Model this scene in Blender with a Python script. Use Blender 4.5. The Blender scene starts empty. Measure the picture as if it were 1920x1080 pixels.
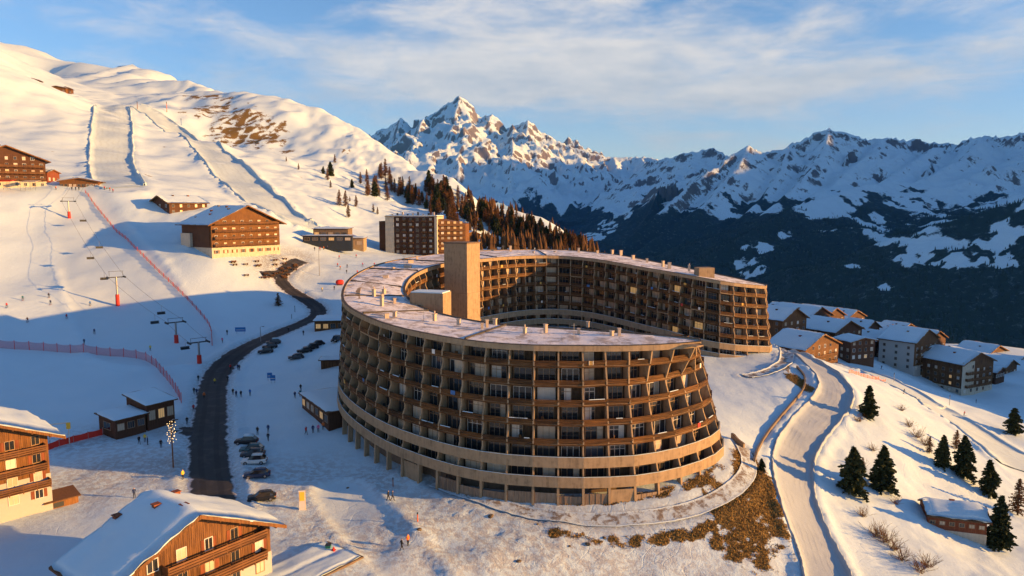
import bpy, math, random
import numpy as np
from mathutils import Vector, Matrix
from mathutils.geometry import tessellate_polygon
R = math.radians
rng = random.Random(7)
scene = bpy.context.scene
C = scene.collection

# ------------------------------------------------------------------ camera
FPX, HZ, ZC = 1350.0, 390.0, 44.0           # focal length (px of a 1920 wide picture), horizon row, camera height
PITCH = math.atan((540.0 - HZ) / FPX)
cam_d = bpy.data.cameras.new('camera'); cam_d.sensor_width = 36.0; cam_d.lens = 36.0 * FPX / 1920.0
cam_d.clip_start = 1.0; cam_d.clip_end = 80000.0
cam = bpy.data.objects.new('camera', cam_d); C.objects.link(cam)
cam.location = (0, 0, ZC); cam.rotation_euler = (math.pi / 2 - PITCH, 0, 0)
scene.camera = cam

# ------------------------------------------------------------------ sun, sky, exposure
SUN_EL, SUN_S = R(9.4), R(9.0)             # elevation; angle of the sun behind the +x axis
SUN_DIR = Vector((math.cos(SUN_S) * math.cos(SUN_EL), -math.sin(SUN_S) * math.cos(SUN_EL), math.sin(SUN_EL)))
sl = bpy.data.lights.new('sun', 'SUN'); sl.energy = 5.0; sl.angle = R(0.5); sl.color = (1.0, 0.505, 0.14)
so = bpy.data.objects.new('sun', sl); C.objects.link(so)
so.rotation_euler = SUN_DIR.to_track_quat('Z', 'Y').to_euler()
so.location = (300, -100, 300)

def build_world():
    w = bpy.data.worlds.new('World'); scene.world = w; w.use_nodes = True
    nt = w.node_tree; N = nt.nodes; L = nt.links; N.clear()
    def nd(t, **kw):
        n = N.new(t)
        for k, v in kw.items(): setattr(n, k, v)
        return n
    def mth(op, a, b=None, c=None, clamp=False):
        n = nd('ShaderNodeMath', operation=op, use_clamp=clamp)
        for i, v in enumerate((a, b, c)):
            if v is None: continue
            if isinstance(v, (int, float)): n.inputs[i].default_value = v
            else: L.new(v, n.inputs[i])
        return n.outputs[0]
    out = nd('ShaderNodeOutputWorld')
    sky = nd('ShaderNodeTexSky', sky_type='NISHITA', sun_disc=False)
    sky.sun_elevation = SUN_EL
    sky.sun_rotation = math.atan2(SUN_DIR.x, SUN_DIR.y)
    sky.altitude = 1900; sky.air_density = 1.0; sky.dust_density = 0.8; sky.ozone_density = 3.2
    bg = nd('ShaderNodeBackground'); bg.inputs[1].default_value = 0.083
    L.new(sky.outputs[0], bg.inputs[0])
    tc = nd('ShaderNodeTexCoord'); sep = nd('ShaderNodeSeparateXYZ'); L.new(tc.outputs['Generated'], sep.inputs[0])
    az = mth('ARCTAN2', sep.outputs[0], sep.outputs[1]); el = mth('ARCSINE', sep.outputs[2])
    # wisps: noise stretched along the horizon
    cmb = nd('ShaderNodeCombineXYZ')
    L.new(mth('MULTIPLY', az, 4.2), cmb.inputs[0]); L.new(mth('MULTIPLY', el, 12.5), cmb.inputs[1]); cmb.inputs[2].default_value = 3.7
    n1 = nd('ShaderNodeTexNoise'); L.new(cmb.outputs[0], n1.inputs['Vector'])
    n1.inputs['Scale'].default_value = 1.7; n1.inputs['Detail'].default_value = 9; n1.inputs['Roughness'].default_value = 0.62; n1.inputs['Distortion'].default_value = 0.35
    cmb2 = nd('ShaderNodeCombineXYZ')
    L.new(mth('MULTIPLY', az, 9.0), cmb2.inputs[0]); L.new(mth('MULTIPLY', el, 32.0), cmb2.inputs[1]); cmb2.inputs[2].default_value = 1.3
    n2 = nd('ShaderNodeTexNoise'); L.new(cmb2.outputs[0], n2.inputs['Vector'])
    n2.inputs['Scale'].default_value = 1.0; n2.inputs['Detail'].default_value = 6; n2.inputs['Roughness'].default_value = 0.6
    def blob(px, py, sx, sy, amp, tilt=0.0):
        a0 = math.atan((px - 960) / FPX); e0 = math.atan((HZ - py) / FPX)
        da = mth('SUBTRACT', az, a0); de = mth('SUBTRACT', el, e0)
        if tilt: de = mth('SUBTRACT', de, mth('MULTIPLY', da, tilt))
        q = mth('ADD', mth('POWER', mth('ABSOLUTE', mth('DIVIDE', da, sx / FPX)), 2.0), mth('POWER', mth('ABSOLUTE', mth('DIVIDE', de, sy / FPX)), 2.0))
        return mth('MULTIPLY', mth('POWER', 2.718, mth('MULTIPLY', q, -1.0)), amp)
    bl = [blob(960, 120, 330, 62, .40, .03), blob(1010, 165, 420, 40, .26), blob(1000, 18, 380, 46, .26),
          blob(1640, 165, 430, 46, .30, .05), blob(1400, 195, 400, 30, .16), blob(1450, 95, 240, 26, .22, .06),
          blob(300, 95, 330, 44, .14), blob(560, 190, 260, 34, .16), blob(1830, 60, 200, 40, .08)]
    tot = bl[0]
    for b in bl[1:]: tot = mth('ADD', tot, b)
    dens = mth('ADD', mth('ADD', n1.outputs[0], tot), mth('MULTIPLY', mth('SUBTRACT', n2.outputs[0], .5), .28))
    mr = nd('ShaderNodeMapRange', interpolation_type='SMOOTHSTEP'); L.new(dens, mr.inputs[0])
    mr.inputs[1].default_value = .48; mr.inputs[2].default_value = .98; mr.inputs[3].default_value = 0; mr.inputs[4].default_value = .86
    # thick parts turn grey underneath
    cr = nd('ShaderNodeMix', data_type='RGBA'); 
    th = nd('ShaderNodeMapRange'); L.new(mth('ADD', mth('MULTIPLY', n2.outputs[0], 1.0), mth('MULTIPLY', el, 2.2)), th.inputs[0])
    th.inputs[1].default_value = .62; th.inputs[2].default_value = 1.05
    L.new(th.outputs[0], cr.inputs['Factor'])
    cr.inputs['A'].default_value = (.58, .62, .68, 1); cr.inputs['B'].default_value = (1.0, .92, .84, 1)
    cb = nd('ShaderNodeBackground'); cb.inputs[1].default_value = CLOUD
    L.new(cr.outputs['Result'], cb.inputs[0])
    # the pale warm band low over the horizon is thin high haze, the same all round
    mx = nd('ShaderNodeMixShader'); L.new(mr.outputs[0], mx.inputs[0]); L.new(bg.outputs[0], mx.inputs[1]); L.new(cb.outputs[0], mx.inputs[2])
    hzf = mth('MULTIPLY', mth('POWER', 2.718, mth('DIVIDE', mth('MAXIMUM', el, 0.0), -.095)), .78)
    hb = nd('ShaderNodeBackground'); hb.inputs[0].default_value = (.80, .76, .66, 1); hb.inputs[1].default_value = CLOUD*.9
    mx2 = nd('ShaderNodeMixShader'); L.new(hzf, mx2.inputs[0]); L.new(mx.outputs[0], mx2.inputs[1]); L.new(hb.outputs[0], mx2.inputs[2])
    L.new(mx2.outputs[0], out.inputs[0])
CLOUD = 0.34
build_world()
vs = scene.view_settings
vs.view_transform = 'Standard'; vs.look = 'None'; vs.gamma = 1.0; vs.use_curve_mapping = False
vs.exposure = 1.52
scene.cycles.use_denoising = True
scene.cycles.max_bounces = 6; scene.cycles.diffuse_bounces = 3; scene.cycles.glossy_bounces = 3
scene.cycles.transparent_max_bounces = 12

# ------------------------------------------------------------------ helpers
def P(px, py, d):
    """the point at forward distance d (metres) seen at pixel (px, py)"""
    a = (px - 960.0) / FPX; b = (540.0 - py) / FPX
    dy = math.cos(PITCH) + b * math.sin(PITCH); dz = -math.sin(PITCH) + b * math.cos(PITCH)
    return Vector((a * d / dy, d, ZC + dz * d / dy))

def lerp(a, b, t): return a + (b - a) * t

class MB:
    """collects faces; build() links them as one mesh object"""
    def __init__(s): s.v = []; s.f = []; s.m = []; s.smooth = False
    def quad(s, a, b, c, d, m=0):
        n = len(s.v); s.v += [tuple(a), tuple(b), tuple(c), tuple(d)]; s.f.append((n, n+1, n+2, n+3)); s.m.append(m)
    def poly(s, pts, m=0):
        n = len(s.v); s.v += [tuple(p) for p in pts]; s.f.append(tuple(range(n, n+len(pts)))); s.m.append(m)
    def hexa(s, p, m=0):
        """p: 8 corners, 0-3 bottom loop, 4-7 top loop"""
        n = len(s.v); s.v += [tuple(q) for q in p]
        for f in ((3,2,1,0), (4,5,6,7), (0,1,5,4), (1,2,6,5), (2,3,7,6), (3,0,4,7)):
            s.f.append(tuple(n+i for i in f)); s.m.append(m)
    def box(s, x0, x1, y0, y1, z0, z1, m=0, M=None):
        p = [(x0,y0,z0), (x1,y0,z0), (x1,y1,z0), (x0,y1,z0), (x0,y0,z1), (x1,y0,z1), (x1,y1,z1), (x0,y1,z1)]
        if M is not None: p = [M @ Vector(q) for q in p]
        s.hexa(p, m)
    def tube(s, pts, rad, n=6, m=0, cap=True):
        pts = [Vector(p) for p in pts]; base = len(s.v)
        for i, p in enumerate(pts):
            t = (pts[min(i+1, len(pts)-1)] - pts[max(i-1, 0)]).normalized()
            a = t.orthogonal().normalized() if abs(t.z) > .98 else t.cross(Vector((0,0,1))).normalized()
            b = t.cross(a); r = rad[i] if isinstance(rad, (list, tuple)) else rad
            for k in range(n):
                q = p + (a*math.cos(2*math.pi*k/n) + b*math.sin(2*math.pi*k/n))*r
                s.v.append(tuple(q))
        for i in range(len(pts)-1):
            for k in range(n):
                s.f.append((base+i*n+k, base+i*n+(k+1)%n, base+(i+1)*n+(k+1)%n, base+(i+1)*n+k)); s.m.append(m)
        if cap:
            s.f.append(tuple(base+k for k in reversed(range(n)))); s.m.append(m)
            s.f.append(tuple(base+(len(pts)-1)*n+k for k in range(n))); s.m.append(m)
    def prism(s, pts, off, m=0):
        """polygon pts extruded by vector off"""
        n = len(s.v); k = len(pts); off = Vector(off)
        s.v += [tuple(p) for p in pts] + [tuple(Vector(p)+off) for p in pts]
        s.f.append(tuple(n+i for i in reversed(range(k)))); s.m.append(m)
        s.f.append(tuple(n+k+i for i in range(k))); s.m.append(m)
        for i in range(k):
            j = (i+1) % k; s.f.append((n+i, n+j, n+k+j, n+k+i)); s.m.append(m)
    def mesh(s, name, mats):
        me = bpy.data.meshes.new(name); me.from_pydata(s.v, [], s.f)
        for mt in (mats if isinstance(mats, (list, tuple)) else [mats]): me.materials.append(mt)
        if any(s.m): me.polygons.foreach_set('material_index', s.m)
        if s.smooth: me.polygons.foreach_set('use_smooth', [True]*len(s.f))
        me.update(); return me
    def build(s, name, mats, parent=None, loc=None, rz=0.0):
        return link(name, s.mesh(name, mats), parent, loc, rz)

def link(name, me, parent=None, loc=None, rz=0.0):
    o = bpy.data.objects.new(name, me); C.objects.link(o)
    if parent is not None: o.parent = parent
    if loc is not None: o.location = loc
    if rz: o.rotation_euler = (0, 0, rz)
    return o
def empty(name, loc=(0,0,0), rz=0.0):
    o = bpy.data.objects.new(name, None); C.objects.link(o); o.location = loc; o.rotation_euler = (0,0,rz); o.empty_display_size = .2
    return o
def tag(o, label, cat, group=None):
    o['label'] = label; o['category'] = cat
    if group: o['group'] = group
    return o
def structure(o): o['kind'] = 'structure'; return o
def stuff(o, label=None, cat=None):
    o['kind'] = 'stuff'
    if label: o['label'] = label
    if cat: o['category'] = cat
    return o
def copy_tree(o, parent=None):
    c = o.copy(); C.objects.link(c); c.parent = parent
    for ch in list(o.children): copy_tree(ch, c)
    return c

def grid_mesh(name, X, Y, Z, mats, attrs=None, smooth=True):
    ny, nx = X.shape
    me = bpy.data.meshes.new(name)
    co = np.stack([X, Y, Z], -1).reshape(-1, 3).astype(np.float32)
    idx = np.arange(nx*ny).reshape(ny, nx)
    q = np.stack([idx[:-1,:-1], idx[:-1,1:], idx[1:,1:], idx[1:,:-1]], -1).reshape(-1, 4)
    return raw_mesh(me, co, q, mats, attrs, smooth)
def raw_mesh(me, co, q, mats, attrs=None, smooth=True, midx=None):
    nf, k = q.shape
    me.vertices.add(len(co)); me.vertices.foreach_set('co', co.ravel().astype(np.float32))
    me.loops.add(nf*k); me.loops.foreach_set('vertex_index', q.ravel().astype(np.int32))
    me.polygons.add(nf); me.polygons.foreach_set('loop_start', np.arange(0, nf*k, k, dtype=np.int32))
    me.polygons.foreach_set('use_smooth', np.full(nf, smooth))
    for m in (mats if isinstance(mats, (list, tuple)) else [mats]): me.materials.append(m)
    if midx is not None: me.polygons.foreach_set('material_index', midx.astype(np.int32))
    for nme, arr in (attrs or {}).items():
        a = me.attributes.new(nme, 'FLOAT', 'POINT'); a.data.foreach_set('value', arr.ravel().astype(np.float32))
    me.update(); me.validate()
    return me

# ------------------------------------------------------------------ numpy noise
def _hash(ix, iy, seed):
    h = (ix.astype(np.int64)*374761393 + iy.astype(np.int64)*668265263 + seed*974634777) & 0xffffffff
    h = ((h ^ (h >> 13)) * 1274126177) & 0xffffffff
    return ((h ^ (h >> 16)) & 0xffffff) / float(0xffffff)
def gnoise(x, y, seed=0):
    ix = np.floor(x); iy = np.floor(y); fx = x-ix; fy = y-iy
    u = fx*fx*fx*(fx*(fx*6-15)+10); v = fy*fy*fy*(fy*(fy*6-15)+10)
    def g(dx, dy):
        a = _hash(ix+dx, iy+dy, seed)*2*np.pi
        return np.cos(a)*(fx-dx) + np.sin(a)*(fy-dy)
    return ((g(0,0)*(1-u)+g(1,0)*u)*(1-v) + (g(0,1)*(1-u)+g(1,1)*u)*v) * 1.5
def fbm(x, y, oct=5, seed=0, gain=.5):
    s = 0; a = 1.0
    for i in range(oct): s = s + a*gnoise(x*2**i, y*2**i, seed+i*17); a *= gain
    return s
def ridged(x, y, oct=6, seed=0, gain=.5):
    s = 0; a = 1.0; w = 1.0
    for i in range(oct):
        n = 1-np.abs(gnoise(x*2**i, y*2**i, seed+i*31)); n = n*n*w; w = np.clip(n*1.6, 0, 1)
        s = s + a*n; a *= gain
    return s
def sstep(a, b, x):
    t = np.clip((x-a)/(b-a), 0, 1); return t*t*(3-2*t)

# ------------------------------------------------------------------ materials
MATS = {}
class NT:
    def __init__(s, name):
        s.m = bpy.data.materials.new(name); s.m.use_nodes = True; s.t = s.m.node_tree; s.N = s.t.nodes; s.L = s.t.links
        s.b = s.N['Principled BSDF']; MATS[name] = s.m
    def nd(s, t, **kw):
        n = s.N.new(t)
        for k, v in kw.items(): setattr(n, k, v)
        return n
    def put(s, sock, v):
        if isinstance(v, bpy.types.NodeSocket): s.L.new(v, sock)
        else:
            if sock.type == 'RGBA' and len(v) == 3: v = (*v, 1)
            sock.default_value = v
    def set(s, **kw):
        names = {'col': 'Base Color', 'rough': 'Roughness', 'metal': 'Metallic', 'spec': 'Specular IOR Level', 'normal': 'Normal', 'alpha': 'Alpha', 'emit': 'Emission Color', 'emits': 'Emission Strength'}
        for k, v in kw.items(): s.put(s.b.inputs[names[k]], v)
        return s
    def coord(s, kind='Object', scale=(1,1,1)):
        tc = s.nd('ShaderNodeTexCoord'); mp = s.nd('ShaderNodeMapping'); mp.inputs['Scale'].default_value = scale
        s.L.new(tc.outputs[kind], mp.inputs[0]); return mp.outputs[0]
    def pos(s, scale=(1,1,1)):
        g = s.nd('ShaderNodeNewGeometry'); mp = s.nd('ShaderNodeMapping'); mp.inputs['Scale'].default_value = scale
        s.L.new(g.outputs['Position'], mp.inputs[0]); return mp.outputs[0]
    def noise(s, v, scale, detail=4, rough=.55, dist=0, color=False):
        n = s.nd('ShaderNodeTexNoise'); s.L.new(v, n.inputs['Vector'])
        n.inputs['Scale'].default_value = scale; n.inputs['Detail'].default_value = detail; n.inputs['Roughness'].default_value = rough; n.inputs['Distortion'].default_value = dist
        return n.outputs[1 if color else 0]
    def mth(s, op, a, b=None, clamp=False):
        n = s.nd('ShaderNodeMath', operation=op, use_clamp=clamp)
        for i, v in enumerate((a, b)):
            if v is None: continue
            s.put(n.inputs[i], v)
        return n.outputs[0]
    def rng(s, v, a, b, c=0.0, d=1.0, smooth=True):
        n = s.nd('ShaderNodeMapRange', interpolation_type='SMOOTHSTEP' if smooth else 'LINEAR'); s.L.new(v, n.inputs[0])
        for i, q in enumerate((a, b, c, d)): n.inputs[i+1].default_value = q
        return n.outputs[0]
    def mix(s, f, a, b, mode='MIX'):
        n = s.nd('ShaderNodeMix', data_type='RGBA', blend_type=mode)
        s.put(n.inputs['Factor'], f); s.put(n.inputs['A'], a); s.put(n.inputs['B'], b); return n.outputs['Result']
    def ramp(s, f, stops):
        n = s.nd('ShaderNodeValToRGB'); s.L.new(f, n.inputs[0]); e = n.color_ramp.elements
        while len(e) < len(stops): e.new(.5)
        for i, (p, c) in enumerate(stops): e[i].position = p; e[i].color = (*c, 1)
        return n.outputs[0]
    def bump(s, h, strength=.3, dist=.1, normal=None):
        n = s.nd('ShaderNodeBump'); s.L.new(h, n.inputs['Height']); n.inputs['Strength'].default_value = strength; n.inputs['Distance'].default_value = dist
        if normal is not None: s.L.new(normal, n.inputs['Normal'])
        return n.outputs[0]
    def attr(s, name):
        n = s.nd('ShaderNodeAttribute', attribute_name=name); return n.outputs['Fac']

def plain(name, col, rough=.7, metal=0.0, var=.15, scale=3.0, bump=0.0, spec=.3):
    t = NT(name); v = t.coord(); n = t.noise(v, scale, 5)
    dark = tuple(c*(1-var) for c in col); lite = tuple(min(1, c*(1+var)) for c in col)
    t.set(col=t.mix(n, dark, lite), rough=rough, metal=metal, spec=spec)
    if bump: t.set(normal=t.bump(t.noise(v, scale*4, 4), bump, .05))
    return t.m
def wood(name, dark, lite, sx=14.0, sz=.7, rough=.75, vertical=True, spec=.25):
    """weathered boards: streaks along the grain, colour drifting from board to board"""
    t = NT(name); v = t.coord('Object', (sx, sx, sz) if vertical else (sz, sz, sx))
    n = t.noise(v, 1.0, 6, .62); big = t.noise(t.coord('Object', (.35, .35, .35)), 1.0, 3)
    gi = t.nd('ShaderNodeObjectInfo').outputs['Random']
    f = t.mth('ADD', t.mth('MULTIPLY', n, .75), t.mth('ADD', t.mth('MULTIPLY', big, .25), t.mth('MULTIPLY', gi, .12)))
    t.set(col=t.ramp(f, [(.28, tuple(c*.55 for c in dark)), (.45, dark), (.72, lite)]), rough=rough, spec=spec, normal=t.bump(n, .35, .03))
    return t.m
def concrete(name, col, stain=.45):
    t = NT(name); v = t.coord(); p = t.pos((1,1,.12))
    n = t.noise(v, 1.2, 6, .6); streak = t.noise(p, 2.2, 4, .6); fine = t.noise(v, 18, 3)
    dark = tuple(c*(1-stain) for c in col); lite = tuple(c*1.2 for c in col)
    f = t.mth('ADD', t.mth('MULTIPLY', n, .45), t.mth('MULTIPLY', streak, .55))
    t.set(col=t.ramp(f, [(.30, dark), (.50, col), (.70, lite)]), rough=.9, spec=.15, normal=t.bump(fine, .25, .02))
    return t.m
def glass(name, col, rough=.08, spec=.6, warm=0.0):
    t = NT(name); v = t.coord(); n = t.noise(v, .8, 2)
    gi = t.nd('ShaderNodeObjectInfo').outputs['Random']
    f = t.mth('ADD', t.mth('MULTIPLY', n, .5), t.mth('MULTIPLY', gi, .5))
    t.set(col=t.mix(f, tuple(c*.5 for c in col), tuple(min(1, c*1.5) for c in col)), rough=rough, spec=spec)
    if warm: t.set(emit=(1.0, .58, .22), emits=warm)
    return t.m
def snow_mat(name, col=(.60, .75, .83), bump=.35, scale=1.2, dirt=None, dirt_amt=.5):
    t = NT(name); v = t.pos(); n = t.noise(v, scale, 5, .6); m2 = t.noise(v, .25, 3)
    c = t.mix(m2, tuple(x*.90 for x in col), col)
    if dirt:
        d = t.noise(v, .45, 6, .65, .4); c = t.mix(t.rng(d, .62-dirt_amt*.2, .72-dirt_amt*.1, 0, .85), c, dirt)
    t.set(col=c, rough=.65, spec=.25, normal=t.bump(n, bump, .12))
    return t.m

M_snow_roof = snow_mat('roof_snow', bump=.3, scale=.9)
M_conc = concrete('board_marked_concrete', (.325, .235, .145))
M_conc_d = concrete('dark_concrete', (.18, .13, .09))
M_conc_w = concrete('cream_render', (.50, .43, .33), .25)
M_white = plain('white_render', (.42, .40, .37), .85, var=.08, scale=2)
M_balc = wood('balcony_boards', (.034, .016, .006), (.17, .074, .020), 7.0, .5, vertical=False)
M_larch = wood('larch_cladding', (.075, .034, .014), (.25, .115, .042), 7.0, .35)
M_larch_h = wood('larch_rails', (.075, .034, .014), (.23, .105, .04), 9.0, .45, vertical=False)
M_brown = wood('dark_brown_cladding', (.055, .024, .012), (.12, .052, .026), 9.0, .4)
M_honey = wood('honey_timber', (.095, .042, .014), (.25, .112, .036), 8.0, .45)
M_redwood = wood('red_brown_boards', (.14, .038, .016), (.27, .085, .035), 6.0, .4)
M_soffit = wood('soffit_boards', (.07, .034, .016), (.15, .075, .034), 6.0, .6)
M_glass = glass('dark_window_glass', (.022, .025, .030))
M_glass_b = glass('sky_window_glass', (.06, .075, .095), .05, .8)
M_curtain = glass('curtained_window', (.50, .40, .29), .25, .5)
M_curtain_w = glass('white_curtained_window', (.62, .57, .50), .25, .5)
M_lit = glass('lamp_lit_window', (.55, .36, .15), .3, .4, warm=.10)
M_frame = plain('window_frame_paint', (.30, .20, .12), .6, var=.2)
M_frame_w = plain('pale_window_frame', (.62, .58, .52), .6, var=.1)
M_metal = plain('galvanised_steel', (.30, .31, .32), .45, .7)
M_dark = plain('dark_steel', (.045, .05, .055), .5, .4)
M_vent = plain('vent_plaster', (.50, .40, .30), .85, var=.25, scale=6)
M_asph_roof = plain('bitumen_edge', (.055, .05, .048), .9)
M_red = plain('red_padding', (.62, .035, .02), .6, var=.12)
M_orange = plain('orange_paint', (.75, .16, .03), .6)
M_blue = plain('blue_sign_paint', (.03, .17, .42), .5)
M_yellow = plain('yellow_sign_paint', (.80, .50, .05), .55, var=.08)
M_bark = plain('bark', (.085, .055, .038), .95, var=.35, scale=5, bump=.4)

# ================================================================== TERRAIN
# control points: (px, py, forward distance) measured on the photograph, plus plain world points outside it
CP = [
 # plaza and road, bottom left
 (600,1075,88),(700,1075,88),(500,1075,86),(100,1000,97),(0,1070,87),(300,1075,86),(0,930,110),(200,860,126),(300,850,128),(400,800,144),(330,930,110),(480,930,110),
 (400,740,167),(400,700,188),(430,690,193),(470,860,125),(560,900,115),(640,960,106),(750,1030,95),(560,800,142),(560,720,172),(620,690,186),(600,660,200),(540,655,203),(560,620,228),(600,590,248),
 # front of the horseshoe, ring road
 (850,915,113),(760,880,121),(680,840,131),(640,800,140),(1000,950,106.5),(1100,960,105),(1200,962,104.5),(1340,930,109),(1410,880,116),(1300,955,106),(1400,830,126),
 (960,1075,93),(1100,1075,95),(1300,1075,97),(850,1075,90),(1200,1020,99.5),(1000,1010,99),(900,990,101),(1400,980,105.5),(1450,1040,101),(1430,920,112),
 # between the arms, right end
 (1380,740,160),(1440,760,154),(1390,692,186),(1450,682,190),(1420,700,182),(1330,760,152),(1470,700,180),(1500,700,179),
 # snow road on the right
 (1480,662,202),(1540,690,184),(1570,720,172),(1590,745,166),(1560,775,155),(1530,800,147),(1490,850,134),(1480,910,122),(1500,970,112),(1530,1020,106),(1550,1070,100.5),(1440,800,143),
 # slope with pines and hut
 (1628,780,155),(1660,745,178),(1720,790,168),(1598,910,126),(1655,910,129),(1790,1010,119),(1790,930,137),(1910,1000,124),(1700,1070,104),(1900,1070,109),(1650,1000,112.5),(1600,1070,101),(1740,860,150),
 (1850,880,152),(1910,945,141),(1910,850,200),(1800,785,215),(1700,725,232),(1640,705,235),
 # village
 (1560,690,258),(1600,690,256),(1800,745,288),(1700,702,290),(1900,730,295),(1860,750,282),(1620,665,315),(1910,690,330),(1500,640,300),(1760,690,320),(1700,640,390),(1900,650,380),(1560,620,390),
 # lower piste and left slope
 (374,681,191),(331,643,207),(217,572,236),(130,408,300),(0,640,192),(130,660,190),(280,672,190),(0,720,166),(200,740,163),(0,530,240),(100,550,232),(100,450,275),(200,460,275),(0,440,272),(300,600,222),(300,480,268),
 (0,354,308),(95,354,312),(200,352,320),(60,400,292),(335,383,316),(280,376,318),(250,370,316),(385,382,322),(270,420,300),(420,600,236),(450,560,250),(480,600,240),(400,520,258),(340,450,280),(240,330,360),
 (398,480,268),(525,468,290),(340,462,282),(470,500,272),(520,515,280),(560,490,302),(540,540,268),(600,520,282),(580,560,262),(650,490,312),(620,460,338),(700,480,330),(690,505,300),(640,540,268),
 (724,474,365),(820,474,372),(870,458,410),(660,440,385),(760,455,395),(900,462,400),(950,470,380),
 # upper slopes
 (185,340,335),(210,200,620),(245,195,640),(0,250,430),(100,250,440),(0,142,600),(40,150,650),(90,168,690),(130,182,700),(160,190,680),(230,280,450),(330,260,520),(290,210,640),(380,330,430),(450,320,460),(520,400,375),(600,400,410),(560,330,500),(600,420,385),
 (330,170,900),(350,148,930),(290,180,840),(400,165,920),(450,190,890),(540,222,850),(640,258,800),(700,285,760),(760,312,720),(830,345,640),(900,372,580),(1000,415,520),(1060,440,480),(1110,470,440),
 (400,260,640),(480,280,600),(570,300,620),(640,340,540),(700,380,480),(680,430,425),(760,380,560),(820,400,500),(900,430,450),(1000,455,420),
 # the far basin and back ridge on the left
 (180,168,1000),(230,175,980),(100,150,1150),(300,160,1000),(0,72,1500),(100,98,1450),(160,114,1400),(200,115,1330),(240,112,1300),(280,128,1230),(320,148,1120),(60,120,1300),(-150,40,1500),(-300,20,1500),
]
WP = [  # world points outside the picture (x, y, z)
 (0,55,0),(-60,55,2),(60,55,-9),(120,60,-16),(-120,60,6),(0,0,2),(-150,0,14),(150,0,-22),(-200,100,25),(-260,200,60),(-330,300,92),(-450,400,140),(-420,560,180),(-600,700,260),(-900,900,380),(-1100,1300,430),
 (-150,130,12),(-190,180,28),(-230,240,48),(-500,100,140),(-500,0,130),(-800,300,250),
 (150,130,-22),(170,180,-24),(230,60,-30),(300,0,-38),(250,230,-34),(330,330,-46),(280,420,-50),(150,480,-48),(60,430,-20),(120,340,-20),(70,300,-4),(40,340,2),(100,420,-32),
 (0,440,4),(0,560,-40),(-100,800,-20),(100,600,-110),(250,600,-130),(450,450,-110),(500,200,-62),(500,0,-62),(300,900,-330),(0,950,-260),(-150,1000,-150),(-350,1150,40),(-500,1400,150),(-100,1400,-420),(500,700,-230),(600,1000,-420),(300,1500,-520),(-700,1700,160),(700,400,-150),(750,100,-110),
]
# courtyard ground
for px, py, d, z in ((980,0,150,3.2),(1100,0,150,3.0),(1100,0,190,4.5),(980,0,195,5.5),(900,0,180,5.5),(1250,0,170,3.2),(1050,0,225,6.2),(900,0,220,6.4),(800,0,160,4.5),(1300,0,145,2.6),(1000,0,118,0.6),(1150,0,115,0.5),(800,0,195,6.2),(760,0,200,7.5),(700,0,200,8.5),(1250,0,225,4.5),(950,0,255,7.5),(1100,0,265,7)):
    a = (px-960)/FPX; WP.append((a*d, d, z))
pts = np.array([tuple(P(*c)) for c in CP] + [tuple(map(float, w)) for w in WP])
def tps_fit(xy, z, lam):
    n = len(xy); d = np.hypot(xy[:,None,0]-xy[None,:,0], xy[:,None,1]-xy[None,:,1])
    K = np.where(d > 0, d*d*np.log(np.maximum(d, 1e-9)), 0) + lam*np.eye(n)
    Pm = np.c_[np.ones(n), xy]; A = np.zeros((n+3, n+3)); A[:n,:n] = K; A[:n,n:] = Pm; A[n:,:n] = Pm.T
    return np.linalg.solve(A, np.r_[z, 0, 0, 0])
SC = 100.0
XY = pts[:,:2]/SC; W = tps_fit(XY, pts[:,2], 0.02)
def tps(x, y):
    sh = np.shape(x); x = np.ravel(x)/SC; y = np.ravel(y)/SC; out = np.empty(len(x))
    for s in range(0, len(x), 60000):
        xs = x[s:s+60000]; ys = y[s:s+60000]
        d2 = (xs[:,None]-XY[None,:,0])**2 + (ys[:,None]-XY[None,:,1])**2
        K = np.where(d2 > 0, .5*d2*np.log(np.maximum(d2, 1e-12)), 0)
        out[s:s+60000] = K @ W[:-3] + W[-3] + W[-2]*xs + W[-1]*ys
    return out.reshape(sh)
def axis(*segs):
    a = [np.arange(s, e, st) for s, e, st in segs]; return np.concatenate(a + [np.array([segs[-1][1]])])
GX = axis((-1300,-700,30),(-700,-420,8),(-420,-160,3),(-160,-60,1.1),(-60,110,.8),(110,230,2.0),(230,760,14))
GY = axis((-60,56,5),(56,140,.75),(140,330,1.3),(330,480,2.2),(480,720,3.5),(720,1000,6),(1000,1800,16))
TX, TY = np.meshgrid(GX, GY)
TZ = tps(TX, TY)

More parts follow.
